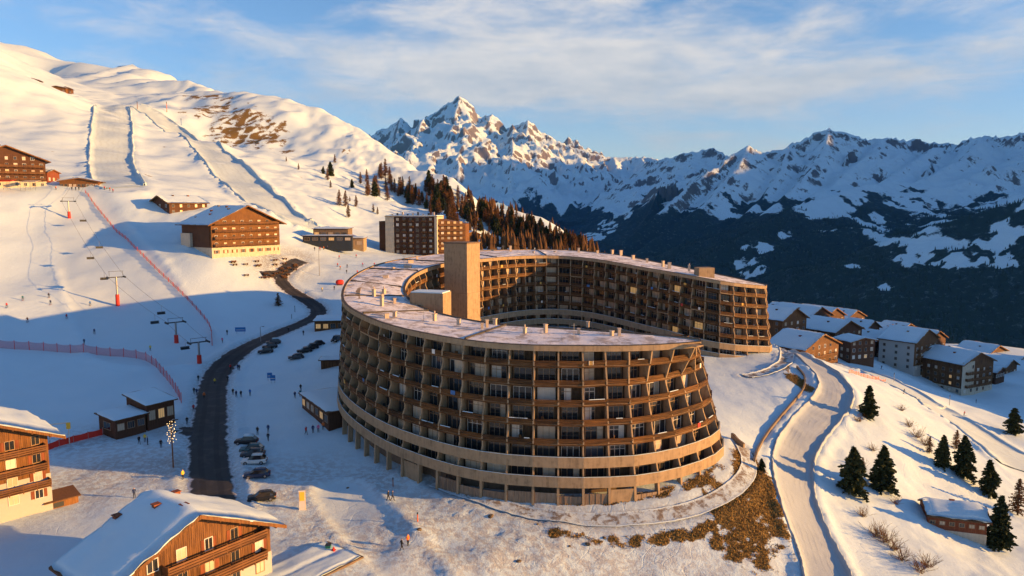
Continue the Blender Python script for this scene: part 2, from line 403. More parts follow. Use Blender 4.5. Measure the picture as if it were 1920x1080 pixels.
def smooth_path(p, n=3):
    p = [np.array(q, float) for q in p]
    for _ in range(n):
        q = [p[0]]
        for a, b in zip(p[:-1], p[1:]): q += [a*.75+b*.25, a*.25+b*.75]
        p = q + [p[-1]]
    return np.array(p)
def bil(x, y, Z=None):
    """terrain height at world x, y"""
    Z = TZ if Z is None else Z
    x = np.asarray(x, float); y = np.asarray(y, float)
    i = np.clip(np.searchsorted(GX, x)-1, 0, len(GX)-2); j = np.clip(np.searchsorted(GY, y)-1, 0, len(GY)-2)
    u = np.clip((x-GX[i])/(GX[i+1]-GX[i]), 0, 1); v = np.clip((y-GY[j])/(GY[j+1]-GY[j]), 0, 1)
    return (Z[j,i]*(1-u)+Z[j,i+1]*u)*(1-v) + (Z[j+1,i]*(1-u)+Z[j+1,i+1]*u)*v
def H(x, y): return float(bil(x, y))
def G(px, py, dmin=60.0, dmax=1700.0):
    """the point of the terrain seen at a pixel"""
    d = np.concatenate([np.arange(dmin, 420, .5), np.arange(420, dmax, 3.0)])
    a = (px-960.0)/FPX; b = (540.0-py)/FPX; dy = math.cos(PITCH)+b*math.sin(PITCH); dz = -math.sin(PITCH)+b*math.cos(PITCH)
    x = a*d/dy; z = ZC+dz*d/dy; t = bil(x, d)
    k = np.argmax(z <= t)
    if z[k] > t[k]: k = len(d)-1
    d0 = d[k]
    if k > 0:
        e0 = z[k-1]-t[k-1]; e1 = t[k]-z[k]; d0 = d[k-1]+(d[k]-d[k-1])*e0/(e0+e1+1e-9)
    xx = a*d0/dy
    return Vector((xx, d0, H(xx, d0)))
def path_px(pl, n=3): return smooth_path([tuple(G(*p))[:2] for p in pl], n)
def dist_path(x, y, p, wid=None):
    """distance to polyline p (and the width interpolated along it)"""
    best = np.full(np.shape(x), 1e9); bw = np.zeros(np.shape(x)); side = np.zeros(np.shape(x))
    bb = 40
    m = (x > p[:,0].min()-bb) & (x < p[:,0].max()+bb) & (y > p[:,1].min()-bb) & (y < p[:,1].max()+bb)
    xs = x[m]; ys = y[m]; b = best[m]; w0 = bw[m]; sd = side[m]
    for k in range(len(p)-1):
        a = p[k]; e = p[k+1]-a; l2 = e @ e + 1e-9
        t = np.clip(((xs-a[0])*e[0]+(ys-a[1])*e[1])/l2, 0, 1)
        dx = xs-(a[0]+t*e[0]); dy = ys-(a[1]+t*e[1]); dd = np.hypot(dx, dy); c = dd < b
        b = np.where(c, dd, b); sd = np.where(c, e[0]*dy-e[1]*dx, sd)
        if wid is not None: w0 = np.where(c, lerp(wid[k], wid[k+1], t), w0)
    best[m] = b; bw[m] = w0; side[m] = sd
    return best, bw, side
def resamp(w, n): return np.interp(np.linspace(0, 1, n), np.linspace(0, 1, len(w)), w)

# roads and pistes (centre lines by pixel, width in metres)
road_c = path_px([(402,985),(400,930),(392,870),(390,820),(396,770),(398,725),(408,695),(440,665),(490,637),(550,612),(588,596),(600,584),(588,570),(560,553),(536,538),(524,522),(530,508),(548,498),(566,488)])
road_w = resamp([7.5,7,7,7.5,7,7,6.5,6.5,6,6,5.5,5.5,5.5,5.5,5.5,6], len(road_c))
spur_c = path_px([(400,803),(365,808),(335,806)]); 
ring_c = path_px([(815,905),(880,930),(960,955),(1060,972),(1160,976),(1260,966),(1340,942),(1395,905),(1408,870),(1392,838)])
ring2_c = path_px([(1400,706),(1440,700),(1470,686),(1478,668),(1462,652)])
srd_c = path_px([(1455,650),(1500,668),(1550,700),(1572,730),(1555,765),(1520,800),(1488,850),(1485,910),(1508,980),(1535,1035),(1550,1075),(1560,1120)])
srd_w = resamp([4.5,6,7,7.8,7.8,7.4,7,7,7,7,7,7], len(srd_c))
p1_c = path_px([(212,196),(213,225),(210,260),(208,290),(212,320),(222,345),(236,352)]); p1_w = resamp([26,25,24,22,22,20,17], len(p1_c))
p2_c = path_px([(255,200),(310,225),(360,258),(410,300),(450,335),(480,365),(515,398),(560,420),(600,432)]); p2_w = resamp([14,20,24,26,28,28,30,28,18], len(p2_c))
p3_c = path_px([(150,356),(165,420),(205,500),(250,580),(300,650)]); p3_w = resamp([16,24,30,34,34], len(p3_c))
low_c = path_px([(1600,690),(1700,735),(1800,790),(1900,850),(1990,900)]); low_w = resamp([14,18,24,28,30], len(low_c))
plz_c = path_px([(640,925),(690,985),(740,1040),(800,1110)]); plz_w = resamp([9,9,8,8], len(plz_c))

rough = np.zeros_like(TX); piste = np.zeros_like(TX); road_m = np.zeros_like(TX); dirty = np.zeros_like(TX)
def groom(c, w, berm_h, berm_w, flat=.7, mask=None, amt=1.0, ext=0.0):
    global TZ
    d, ww, sd = dist_path(TX, TY, c, w)
    ins = 1-sstep(ww/2-.6+ext, ww/2+.8+ext, d)
    if mask is not None: np.maximum(mask, ins*amt, out=mask)
    br = np.exp(-((d-(ww/2+berm_w*.7+ext))/berm_w)**2)
    nz = .45+.9*np.abs(fbm(TX*.16, TY*.16, 3, 5))
    TZ += berm_h*br*nz - .18*ins*(berm_h > 0)
    return d, ww, sd
T0 = TZ.copy()
# broad relief
far = sstep(300, 560, TY)
left = sstep(-60, -110, TX)
TZ += (fbm(TX/90, TY/90, 5, 3)*5.0 + np.abs(fbm(TX/40, TY/40, 4, 9))*3.0 - 2.0)*far*sstep(330, 620, TY)
TZ += fbm(TX/26, TY/26, 4, 21)*1.1*np.maximum(left*sstep(235, 300, TY), sstep(55, 75, TX)*.7)
TZ += (ridged(TX/150, TY/150, 6, 4)-1.75)*17*sstep(900, 1250, TY)
TZ += fbm(TX/9, TY/9, 4, 33)*.16 + fbm(TX/20, TY/20, 5, 35)*.85*sstep(340, 480, TY)*(TY < 1000)
# the bank in front of the ring road and the slope on the right are lumpy
bank = np.exp(-(((TX-12)/34)**2 + ((TY-96)/8)**2)) + np.exp(-(((TX+12)/16)**2 + ((TY-98)/9)**2))
TZ += np.abs(fbm(TX/2.6, TY/2.6, 4, 41))*.20*bank + fbm(TX/11, TY/11, 2, 42)*.5*bank
TZ += np.abs(fbm(TX/3.5, TY/3.5, 4, 44))*.28*sstep(44, 60, TX)*sstep(190, 150, TY)
groom(p1_c, p1_w, 1.4, 1.8, mask=piste); groom(p2_c, p2_w, 1.8, 2.4, mask=piste); groom(p3_c, p3_w, .5, 1.6, mask=piste, amt=.7); groom(low_c, low_w, .9, 1.6, mask=piste, amt=.8)
groom(srd_c, srd_w, .85, .9, mask=piste); groom(road_c, road_w, .5, .8, ext=1.3)
groom(plz_c, plz_w, .35, .9, mask=piste, amt=.6)
groom(ring_c, np.full(len(ring_c), 3.8), .35, .6); groom(ring2_c, np.full(len(ring2_c), 4.0), .35, .6)
# churned snow round the plaza and parking
chn = np.zeros_like(TX)
for px, py, r in ((250,880,17),(330,860,12),(200,905,13),(140,900,10),(540,935,8),(590,990,9),(640,1010,8),(570,890,8),(700,905,8),(810,945,8),(870,960,9),(760,990,7),(860,1040,8),(1000,985,10),(480,890,8),(160,830,9),(620,1060,8),(930,1000,7)):
    g = G(px, py); chn = np.maximum(chn, np.exp(-((TX-g.x)**2+(TY-g.y)**2)/(r*r)))
d_plz, w_plz, _ = dist_path(TX, TY, plz_c, plz_w); d_rd, w_rd, _ = dist_path(TX, TY, road_c, road_w)
chn *= sstep(2.5, 6, d_plz)*sstep(3, 6, d_rd)
TZ += np.abs(fbm(TX/1.7, TY/1.7, 3, 55))*.24*chn + fbm(TX/6, TY/6, 2, 56)*.15*chn
rough = np.clip(np.maximum(chn, bank*.9), 0, 1)
# brown grass where the snow has gone
grass = np.zeros_like(TX)
def patch(px, py, rx, ry, amt, seed=0, dmin=60.0):
    g = G(px, py, dmin); s = g.y/FPX
    e = ((TX-g.x)/(rx*s))**2 + ((TY-g.y)/(ry*s*min(g.y/max(8.0, ZC-g.z+8), 8.0 if g.z < 30 else (6.0 if 330 < px < 560 and py < 300 else 3.6))))**2
    np.maximum(grass, amt*np.exp(-e), out=grass)
for a in ((1392,985,66,50,1.9),(1430,930,40,60,1.9),(1420,880,22,40,1.1),(1340,1000,30,24,1.2),(1205,1018,34,10,.8),(1280,1012,18,10,.75),(1495,712,18,22,1.1),(1480,690,20,10,.6),(1160,1000,18,8,.6),(1400,850,14,24,.9),(1610,770,22,14,.5),(1690,790,16,10,.45),
          (900,965,20,5,.55),(1240,735,10,6,.4),(1700,900,10,6,.3),(1640,1010,40,10,.45),(1600,880,20,20,.4),(980,1040,14,6,.4),
          (400,205,60,16,.80),(450,235,70,18,.85),(380,180,50,10,.75),(500,255,60,14,.8),(350,205,24,10,.6),(430,270,60,10,.66),(540,285,30,8,.66),(480,215,50,10,.7),(420,185,40,8,.7),
          (100,285,22,4,.50),(130,302,16,4,.55),(150,312,14,4,.5),(280,330,22,6,.55),(310,338,14,4,.5),(300,262,10,5,.6),(312,275,8,5,.55),(560,330,20,5,.5),(160,220,8,6,.6),(90,120,16,5,.55),(115,115,10,4,.6),(85,132,12,4,.5),(10,80,8,6,.7),(230,116,16,5,.75),(255,122,14,5,.7),(303,135,10,6,.9),(350,150,10,4,.7),(650,285,16,6,.55),(690,305,12,5,.5),(570,345,16,6,.4),(600,425,30,6,.4),(60,345,30,4,.4)):
    patch(*a, dmin=(60.0 if a[1] > 160 else 800.0) if a[0] < 330 and a[1] < 160 else 60.0)
ring_d, _, ring_s = dist_path(TX, TY, ring_c)
grass = np.maximum(grass, .95*np.exp(-((ring_d-3.9)/1.5)**2)*((TY < 118) & (TX > 5)))
grass *= (.45+.9*np.abs(fbm(TX*.11, TY*.11, 5, 77)) + .35*fbm(TX*.7, TY*.7, 3, 78))*1.1
grass *= (1-piste)*sstep(1.5, 3.5, d_rd)
dirty = np.maximum(np.exp(-(ring_d/2.0)**2)*.9, np.exp(-(dist_path(TX, TY, ring2_c)[0]/2.2)**2)*.9)
dirty = np.maximum(dirty, .8*np.exp(-np.maximum(d_rd-w_rd/2, 0)/1.0)*(d_rd < 12))
spur_d = dist_path(TX, TY, spur_c)[0]
dirty = np.maximum(dirty, .75*np.exp(-(spur_d/4.5)**2))
for px, py, r, a in ((520,490,14,.9),(560,480,10,.8),(490,478,10,.7),(200,875,4,.5),(340,870,7,.75)):
    g = G(px, py); dirty = np.maximum(dirty, a*np.exp(-((TX-g.x)**2+(TY-g.y)**2)/(r*r)))

def ground_material():
    t = NT('snow_ground'); v = t.pos()
    gr = t.attr('grass'); pi = t.attr('piste'); ro = t.attr('rough'); di = t.attr('dirty')
    n1 = t.noise(v, .9, 6, .62); n2 = t.noise(v, .12, 4); n3 = t.noise(v, 4.5, 4, .6)
    wind = t.noise(t.pos((.5, .16, .5)), .6, 5, .6, .3)
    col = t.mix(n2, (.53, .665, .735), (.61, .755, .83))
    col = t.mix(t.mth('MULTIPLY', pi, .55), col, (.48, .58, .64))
    sp = t.noise(v, 1.6, 6, .7, .3)
    dfac = t.mth('MULTIPLY', di, t.rng(sp, .34, .60))
    col = t.mix(dfac, col, t.mix(n3, (.16, .135, .115), (.33, .29, .26)))
    col = t.mix(t.mth('MULTIPLY', t.mth('MULTIPLY', ro, .62), t.rng(n1, .42, .58, 1, 0)), col, (.36, .34, .34))
    gn = t.mth('ADD', gr, t.mth('MULTIPLY', t.mth('SUBTRACT', t.noise(v, .55, 9, .80), .5), 1.25))
    gm = t.rng(gn, .49, .61)
    gcol = t.ramp(t.noise(v, 2.4, 7, .75), [(.32, (.07, .043, .014)), (.50, (.17, .105, .030)), (.70, (.28, .175, .055))])
    # stones poke out on the steep upper hill
    col = t.mix(gm, col, gcol)
    g2 = t.nd('ShaderNodeNewGeometry'); sx = t.nd('ShaderNodeSeparateXYZ'); t.L.new(g2.outputs['Normal'], sx.inputs[0])
    steep = t.rng(t.mth('ADD', sx.outputs[2], t.mth('MULTIPLY', t.noise(v, .09, 9, .8), .42)), .86, .77)
    rock = t.ramp(t.noise(v, .3, 6, .7), [(.3, (.06, .045, .035)), (.7, (.24, .19, .15))])
    hz = t.nd('ShaderNodeSeparateXYZ'); t.L.new(v, hz.inputs[0])
    col = t.mix(t.mth('MULTIPLY', steep, t.rng(hz.outputs[2], 115, 190)), col, rock)
    hgt = t.mth('ADD', t.mth('MULTIPLY', n1, .6), t.mth('ADD', t.mth('MULTIPLY', wind, .7), t.mth('MULTIPLY', t.noise(v, 2.6, 7, .72, .4), t.mth('ADD', .30, t.mth('MULTIPLY', ro, .6)))))
    # old ski and boot tracks: shallow grooves wandering across the slope
    sp3 = t.nd('ShaderNodeSeparateXYZ'); t.L.new(v, sp3.inputs[0])
    for cx_, cy_, fr_, sd_ in ((.35, .94, 1.5, .05), (.92, -.38, 1.1, .033)):
        ph = t.mth('ADD', t.mth('ADD', t.mth('MULTIPLY', sp3.outputs[0], cx_), t.mth('MULTIPLY', sp3.outputs[1], cy_)), t.mth('MULTIPLY', t.noise(v, sd_, 3), 46.0))
        ln_ = t.rng(t.mth('ABSOLUTE', t.mth('SINE', t.mth('MULTIPLY', ph, fr_))), .0, .22, 1, 0)
        ln_ = t.mth('MULTIPLY', ln_, t.rng(t.noise(v, sd_*1.6, 3), .50, .60))
        hgt = t.mth('SUBTRACT', hgt, t.mth('MULTIPLY', ln_, .16))
    hgt = t.mth('ADD', hgt, t.mth('MULTIPLY', gm, t.mth('MULTIPLY', t.noise(v, 6, 4, .7), .8)))
    b = t.nd('ShaderNodeBump'); t.L.new(hgt, b.inputs['Height']); b.inputs['Distance'].default_value = .22
    t.L.new(t.mth('ADD', t.mth('SUBTRACT', .5, t.mth('MULTIPLY', pi, .26)), t.mth('MULTIPLY', ro, .4)), b.inputs['Strength'])
    t.set(col=col, rough=.72, spec=.18, normal=b.outputs[0])
    return t.m
M_ground = ground_material()
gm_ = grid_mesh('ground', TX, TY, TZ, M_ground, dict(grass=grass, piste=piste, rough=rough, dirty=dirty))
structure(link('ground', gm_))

def asphalt():
    t = NT('wet_asphalt'); v = t.pos(); n = t.noise(v, 1.1, 6, .65, .3); f = t.noise(v, 9, 4)
    e = t.attr('edge')
    c = t.mix(f, (.034, .034, .036), (.048, .047, .046))
    c = t.mix(t.rng(t.noise(v, .35, 5, .6, .4), .48, .66, 0, .55), c, (.085, .076, .07))
    tr_ = t.mth('ADD', t.rng(e, .18, .30), t.rng(e, .44, .56)); tr_ = t.rng(t.mth('ABSOLUTE', t.mth('SUBTRACT', tr_, 1.0)), .2, .8, .35, 0)
    c = t.mix(tr_, c, (.012, .012, .013))
    sl_ = t.rng(t.mth('ADD', e, t.mth('MULTIPLY', t.mth('SUBTRACT', t.noise(v, .5, 5, .6), .5), .5)), .82, 1.0)
    c = t.mix(sl_, c, (.58, .59, .62))
    t.set(col=c, rough=.75, spec=.2, normal=t.bump(f, .10, .02)); return t.m
M_asph = asphalt()
def ribbon(name, c, w, mat, lift=.07, na=9, extra=1.0):
    n = len(c); tg = np.gradient(c, axis=0); tg /= np.linalg.norm(tg, axis=1)[:,None]; nr = np.c_[-tg[:,1], tg[:,0]]
    u = np.linspace(-1, 1, na)
    wob = 1.1*fbm(np.arange(n)*.35, np.zeros(n), 3, 77)
    X = c[:,0:1] + nr[:,0:1]*u[None]*(w[:,None]/2+wob[:,None]*.4)*extra; Y = c[:,1:2] + nr[:,1:2]*u[None]*(w[:,None]/2+wob[:,None]*.4)*extra
    Z = bil(X, Y)
    for _ in range(12): Z[1:-1] = (Z[:-2]+2*Z[1:-1]+Z[2:])/4; Z[:,1:-1] = (Z[:,:-2]+2*Z[:,1:-1]+Z[:,2:])/4
    Z = Z + lift*1.3*(1-np.abs(u[None])**8*.9)
    me = grid_mesh(name, X, Y, Z, mat, dict(edge=np.abs(np.broadcast_to(u[None], X.shape))))
    return structure(link(name, me))
def dens(c, k=3):
    t = np.linspace(0, len(c)-1, len(c)*k); i = np.arange(len(c)); return np.c_[np.interp(t, i, c[:,0]), np.interp(t, i, c[:,1])]
rd_d = dens(road_c, 2); ribbon('road', rd_d, resamp(road_w, len(rd_d))*1.02, M_asph, .10)
sp_d = dens(spur_c, 3); ribbon('road', sp_d, resamp([8.5, 7, 4], len(sp_d)), M_asph, .09)
hs_c = path_px([(528,512),(508,516),(490,514)]); ribbon('road', dens(hs_c, 2), resamp([5, 5, 4], len(dens(hs_c, 2))), M_asph, .11)

# groomed pistes and the packed snow road: sheets with raised lips
def packed(name='packed_snow', col=(.48, .60, .66)):
    t = NT(name); v = t.pos(); n = t.noise(v, .9, 5, .6); f = t.noise(v, 6, 4); st = t.noise(t.pos((.15, .15, .15)), 1.0, 5, .65, .6)
    e = t.attr('across'); wob = t.mth('ADD', e, t.mth('MULTIPLY', t.mth('SUBTRACT', t.noise(v, .12, 4), .5), .5))
    wv = t.mth('SINE', t.mth('MULTIPLY', wob, 24.0)); trk = t.mth('MULTIPLY', t.rng(wv, .2, .9), t.rng(t.noise(v, .22, 4, .6), .38, .6))
    c = t.mix(st, tuple(c*.84 for c in col), tuple(min(1, c*1.10) for c in col)); c = t.mix(t.mth('MULTIPLY', trk, .35), c, tuple(c*.72 for c in col))
    h = t.mth('SUBTRACT', t.mth('ADD', n, t.mth('MULTIPLY', f, .5)), t.mth('MULTIPLY', trk, .22))
    t.set(col=c, rough=.7, spec=.2, normal=t.bump(h, .45, .12)); return t.m
M_packed = packed(); M_packed_d = packed('driven_snow', (.40, .46, .50))
def groomed(name, c, w, mat, lip=.6, k=3):
    c = dens(c, k); w = resamp(w, len(c)); n = len(c); tg = np.gradient(c, axis=0); tg /= np.linalg.norm(tg, axis=1)[:,None]; nr = np.c_[-tg[:,1], tg[:,0]]
    u = np.array([-1.06,-1.03,-.985,-.94,-.90,-.7,-.5,-.25,0,.25,.5,.7,.90,.94,.985,1.03,1.06]); hp = np.array([-.9,.35,1,.75,0,0,0,0,0,0,0,0,0,.75,1,.35,-.9])
    wv = 1+.05*fbm(np.linspace(0, n/9, n), np.zeros(n), 3, 5)
    X = c[:,0:1]+nr[:,0:1]*u[None]*(w*wv)[:,None]/2; Y = c[:,1:2]+nr[:,1:2]*u[None]*(w*wv)[:,None]/2
    Z = bil(X, Y); zi = Z[:,4:13]; 
    for _ in range(3): Z[1:-1] = (Z[:-2]+2*Z[1:-1]+Z[2:])/4
    Z = Z+.22+lip*hp[None]*(.75+.5*fbm(X*.07, Y*.07, 3, 8))
    return structure(link(name, grid_mesh(name, X, Y, Z, mat, dict(across=np.broadcast_to(u[None], X.shape)))))
groomed('piste', p1_c, p1_w, M_packed, 1.3); groomed('piste', p2_c, p2_w, M_packed, 1.7); groomed('piste', low_c, low_w, M_packed, .5)
groomed('snow_road', srd_c, srd_w, M_packed_d, .55, 4)
def dirt_track():
    t = NT('dirty_snow_track'); v = t.pos(); e = t.attr('across'); n = t.noise(v, .55, 7, .7, .5); f = t.noise(v, 3.5, 5, .65)
    dirt = t.mix(f, (.13, .10, .075), (.30, .25, .20)); snow = t.mix(f, (.46, .54, .58), (.58, .70, .76))
    k = t.mth('ADD', n, t.mth('MULTIPLY', e, .04))
    edge = t.rng(t.mth('ADD', t.mth('ABSOLUTE', e), t.mth('MULTIPLY', t.mth('SUBTRACT', f, .5), .9)), .70, .95)
    c = t.mix(t.rng(k, .44, .60), snow, dirt); c = t.mix(edge, c, snow)
    t.set(col=c, rough=.8, spec=.15, normal=t.bump(t.mth('ADD', n, f), .6, .12)); return t.m
M_dirt = dirt_track()
groomed('ring_road', ring_c, np.full(len(ring_c), 2.5), M_dirt, .05, 4); groomed('ring_road', ring2_c, np.full(len(ring2_c), 3.6), M_dirt, .16, 4)

# ================================================================== MOUNTAINS
def crest_field(x, y, lines):
    """height under a skeleton of crests: each line (points, A, Lr, b) falls away steeply, then gently"""
    out = np.full(x.shape, -5000.0); near = np.full(x.shape, 1e9)
    for L, A, Lr, b in lines:
        p = np.array([tuple(P(*q)) for q in L])
        bd = np.full(x.shape, 1e12); bz = np.zeros(x.shape)
        for k in range(len(p)-1):
            a = p[k]; e = p[k+1]-a; l2 = e[0]**2+e[1]**2+1e-6
            t = np.clip(((x-a[0])*e[0]+(y-a[1])*e[1])/l2, 0, 1)
            d = np.hypot(x-(a[0]+t*e[0]), y-(a[1]+t*e[1]))
            zc = a[2]+t*e[2] - A*(1-np.exp(-d/Lr)) - b*d
            c = zc > bz if k else np.ones(x.shape, bool)
            bz = np.where(c, zc, bz); bd = np.where(c, d, bd)
        c = bz > out; out = np.where(c, bz, out); near = np.where(c, bd, near)
    return out, near
massif = [
 ([(560,262,10600),(640,249,11000),(655,239,11000),(668,236,11000),(690,246,11050),(708,236,11000),(735,224,11000),(752,212,11000),(775,233,11050),(795,222,11000),(815,205,11050),(840,186,11050),(850,178,11000),(862,172,11000),(885,190,11000),(905,216,11050),(922,204,11000),(945,229,11000),(965,227,11000),(990,217,10900),(1020,240,10900),(1060,263,10800),(1110,279,10700),(1150,288,10700),(1200,286,10700),(1232,290,10500)], 330, 260, .40),
 ([(820,215,11000),(842,183,11000),(862,169,11000),(886,190,11000),(908,222,11000)], 520, 300, .55),
 ([(862,172,11000),(852,215,10650),(850,262,10350),(842,300,10050),(850,345,9700),(900,385,9200)], 120, 200, .50),
 ([(922,204,11000),(908,245,10600),(940,275,10250),(1000,305,9900),(1055,331,9600),(1110,372,9000),(1150,405,8300)], 150, 220, .42),
 ([(990,217,10900),(985,262,10450),(1030,292,10100),(1090,332,9700)], 160, 220, .45),
 ([(752,212,11000),(742,252,10650),(735,285,10300),(770,322,9900),(800,352,9400)], 160, 200, .48),
 ([(795,222,11000),(790,262,10600),(798,300,10200),(820,330,9900)], 140, 160, .5),
 ([(662,238,11000),(672,268,10650),(700,302,10250),(740,340,9700)], 160, 200, .48),
 ([(1150,288,10700),(1165,320,10000),(1130,368,9200),(1090,402,8600)], 150, 260, .38),
 ([(1200,286,10700),(1235,325,9700),(1210,362,9000)], 150, 260, .38),
]
rightr = [
 ([(1215,292,8800),(1240,289,8600),(1265,281,8400),(1290,276,8300),(1318,272,8300),(1335,267,8300),(1350,274,8200),(1400,300,7600)], 200, 220, .38),
 ([(1150,460,4900),(1200,415,5200),(1250,372,5500),(1300,328,5900),(1355,290,6200),(1380,272,6400),(1404,261,6500),(1430,276,6550),(1455,270,6600),(1480,258,6600),(1500,256,6650),(1530,236,6700),(1555,229,6700),(1580,234,6700),(1600,238,6700),(1625,252,6750),(1660,247,6800),(1700,250,7000),(1712,245,7000),(1740,256,6900),(1790,258,6700),(1830,245,6500),(1850,241,6450),(1890,246,6300),(1920,235,6200),(2000,222,6000),(2200,190,5600),(2600,150,5000)], 230, 220, .36),
 ([(1404,261,6500),(1385,300,6100),(1345,345,5650),(1290,395,5250),(1220,440,4900)], 90, 160, .42),
 ([(1480,258,6600),(1472,300,6150),(1440,350,5600),(1400,392,5150),(1330,440,4700)], 90, 160, .42),
 ([(1555,229,6700),(1545,275,6250),(1505,328,5650),(1450,375,5100),(1380,430,4600)], 110, 160, .42),
 ([(1650,250,6800),(1640,275,6200),(1600,300,5900),(1570,330,5600)], 80, 200, .36),
 ([(1690,330,5300),(1620,335,5000),(1560,350,4700),(1490,372,4350),(1410,418,3950),(1330,462,3700)], 40, 160, .34),
 ([(1850,241,6450),(1805,288,5800),(1730,326,5300)], 110, 180, .38),
 ([(1760,262,6500),(1700,300,5900),(1660,330,5400)], 90, 180, .36),
 ([(2250,300,3000),(2050,330,2950),(1930,346,2950),(1840,372,3000),(1750,400,3050),(1660,428,3150)], 40, 160, .40),
]
base_c = [(1700,632,2300),(1500,640,2300),(1900,622,2300),(1300,600,2800),(1700,525,3200),(1900,515,3100),(1780,470,3500),(1500,545,3400),(1300,530,4000),(1150,505,4800),(1080,472,6000),(1000,445,7500),(1700,452,3800),(1880,450,3500),(1500,462,4300),(1600,405,4700),(1800,378,4600),(1120,445,7500),(1200,425,7200),(1700,340,5600),(1500,362,5600),(950,425,8500),(800,400,9000),(700,380,9500),(1250,400,7600),(2100,500,3000),(2100,400,4000),(2100,300,5500)]
bw_ = [(700,1000,-430),(400,1500,-480),(0,2000,-420),(-1000,2500,-200),(-2500,3000,300),(1500,900,-420),(2500,1000,-330),(3500,1000,-250),(5000,800,-150),(-500,4500,-420),(-2500,6000,100),(-4500,9000,600),(3500,2500,-150),(6000,3000,300),(6000,9000,800),(2500,9500,300),(-1000,9500,-50),(-3000,11500,500),(3000,12500,800),(900,300,-260),(1500,-200,-260),(700,600,-330)]
_sv = (XY, W, SC)
bp = np.array([tuple(P(*c)) for c in base_c] + bw_, float); SC = 1000.0; XY = bp[:,:2]/SC; W = tps_fit(XY, bp[:,2], .002)
_far = (XY, W, SC)
def far_base(x, y):
    global XY, W, SC
    k = (XY, W, SC); XY, W, SC = _far; z = tps(x, y); XY, W, SC = k; return z
XY, W, SC = _sv
def far_height(x, y, lines, rocky):
    wx = fbm(x/900, y/900, 4, 101)*170; wy = fbm(x/900+7, y/900+3, 4, 103)*170
    z0, near = crest_field(x, y, lines)
    k = sstep(0, 500, near)
    z1, _ = crest_field(x+wx*k*1.0, y+wy*k*1.0, lines)
    z = z0*(1-k)+z1*k
    b = far_base(x, y)
    z = np.where(z > b, z, z*.0+b) if False else np.maximum(z, b) + 0.0
    sm = 60.0; z = b + (np.maximum(z-b, 0)**2/(np.maximum(z-b, 0)+sm))     # soft foot
    z = np.maximum(z, b)
    hi = .30+.70*sstep(-250, 500, z)
    z = z + (ridged(x/1300, y/1300, 8, 11)-1.0)*rocky*hi*(.06+.94*k)
    z = z + (ridged(x/330+9, y/330, 5, 15)-1.0)*rocky*.32*hi*(.15+.85*k)
    z = z + (ridged(x/420+3, y/420, 6, 17)-1.0)*rocky*.30*hi*(.1+.9*k) + (ridged(x/120, y/120, 3, 23)-1)*rocky*.17*hi
    return z
def slope_of(Z, gx, gy):
    dy, dx = np.gradient(Z, gy, gx); return np.hypot(dx, dy)
gx1 = np.arange(-5200, 4200, 24.0); gy1 = axis((7600, 9000, 40), (9000, 12200, 22))
X1, Y1 = np.meshgrid(gx1, gy1); Z1 = far_height(X1, Y1, massif, 170.0)
gx2 = np.arange(-1400, 6200, 24.0); gy2 = axis((620, 3600, 22), (3600, 8900, 26))
X2, Y2 = np.meshgrid(gx2, gy2); Z2 = far_height(X2, Y2, rightr, 120.0)
# the near terrain overlaps this sheet: sink it there
sink = sstep(1900, 1500, Y2)*sstep(900, 650, X2)
Z2 = np.where(sink > 0, np.minimum(Z2, tps(X2, Y2)-60)*sink+Z2*(1-sink), Z2) if False else Z2 - 160*sink

def to_px(x, y, z):
    rz = z-ZC; c, s = math.cos(PITCH), math.sin(PITCH)
    f = y*c - rz*s; u = y*s + rz*c
    return 960+FPX*x/f, 540-FPX*u/f
def forest_mask(X, Y, Z, sl, line, seed):
    n = fbm(X/420, Y/420, 5, seed); n2 = fbm(X/95, Y/95, 4, seed+5)
    m = sstep(line+110, line-60, Z+n*170+n2*70)
    return m
def clearings(X, Y, Z, m):
    px, py = to_px(X, Y, Z); n = fbm(X/130, Y/130, 7, 88, .70)*1.9
    for cx, cy, rx, ry, a in ((1790,478,110,26,1.2),(1730,460,60,16,1.1),(1870,470,60,34,1.0),(1690,455,50,10,1.0),(1640,425,26,24,.9),(1900,430,40,22,.7),(1420,470,36,14,.9),(1400,505,34,16,.9),(1560,385,60,18,.6),(1580,330,60,20,.8),(1530,400,30,12,.8),(1600,500,20,8,.5),(1140,425,20,12,.9),(1110,445,26,8,.9),(1170,400,16,12,.6),(1720,380,60,16,.7),(1475,440,20,8,.5),(1660,540,14,6,.6),(1560,560,10,5,.5)):
        e = ((px-cx)/rx)**2+((py-cy)/ry)**2
        m = m*(1-np.clip(a*1.25*np.exp(-e*e)*(1+1.1*n)-.12, 0, 1))
    return np.clip(m, 0, 1)
sl1 = slope_of(Z1, gx1, gy1); sl2 = slope_of(Z2, gx2, gy2)
f1 = forest_mask(X1, Y1, Z1, sl1, 60, 61)*.95; f2 = clearings(X2, Y2, Z2, forest_mask(X2, Y2, Z2, sl2, 30, 63))
TREES2 = f2 > .55
Z2 = Z2 + f2*np.abs(fbm(X2/38, Y2/38, 2, 91))*9.0
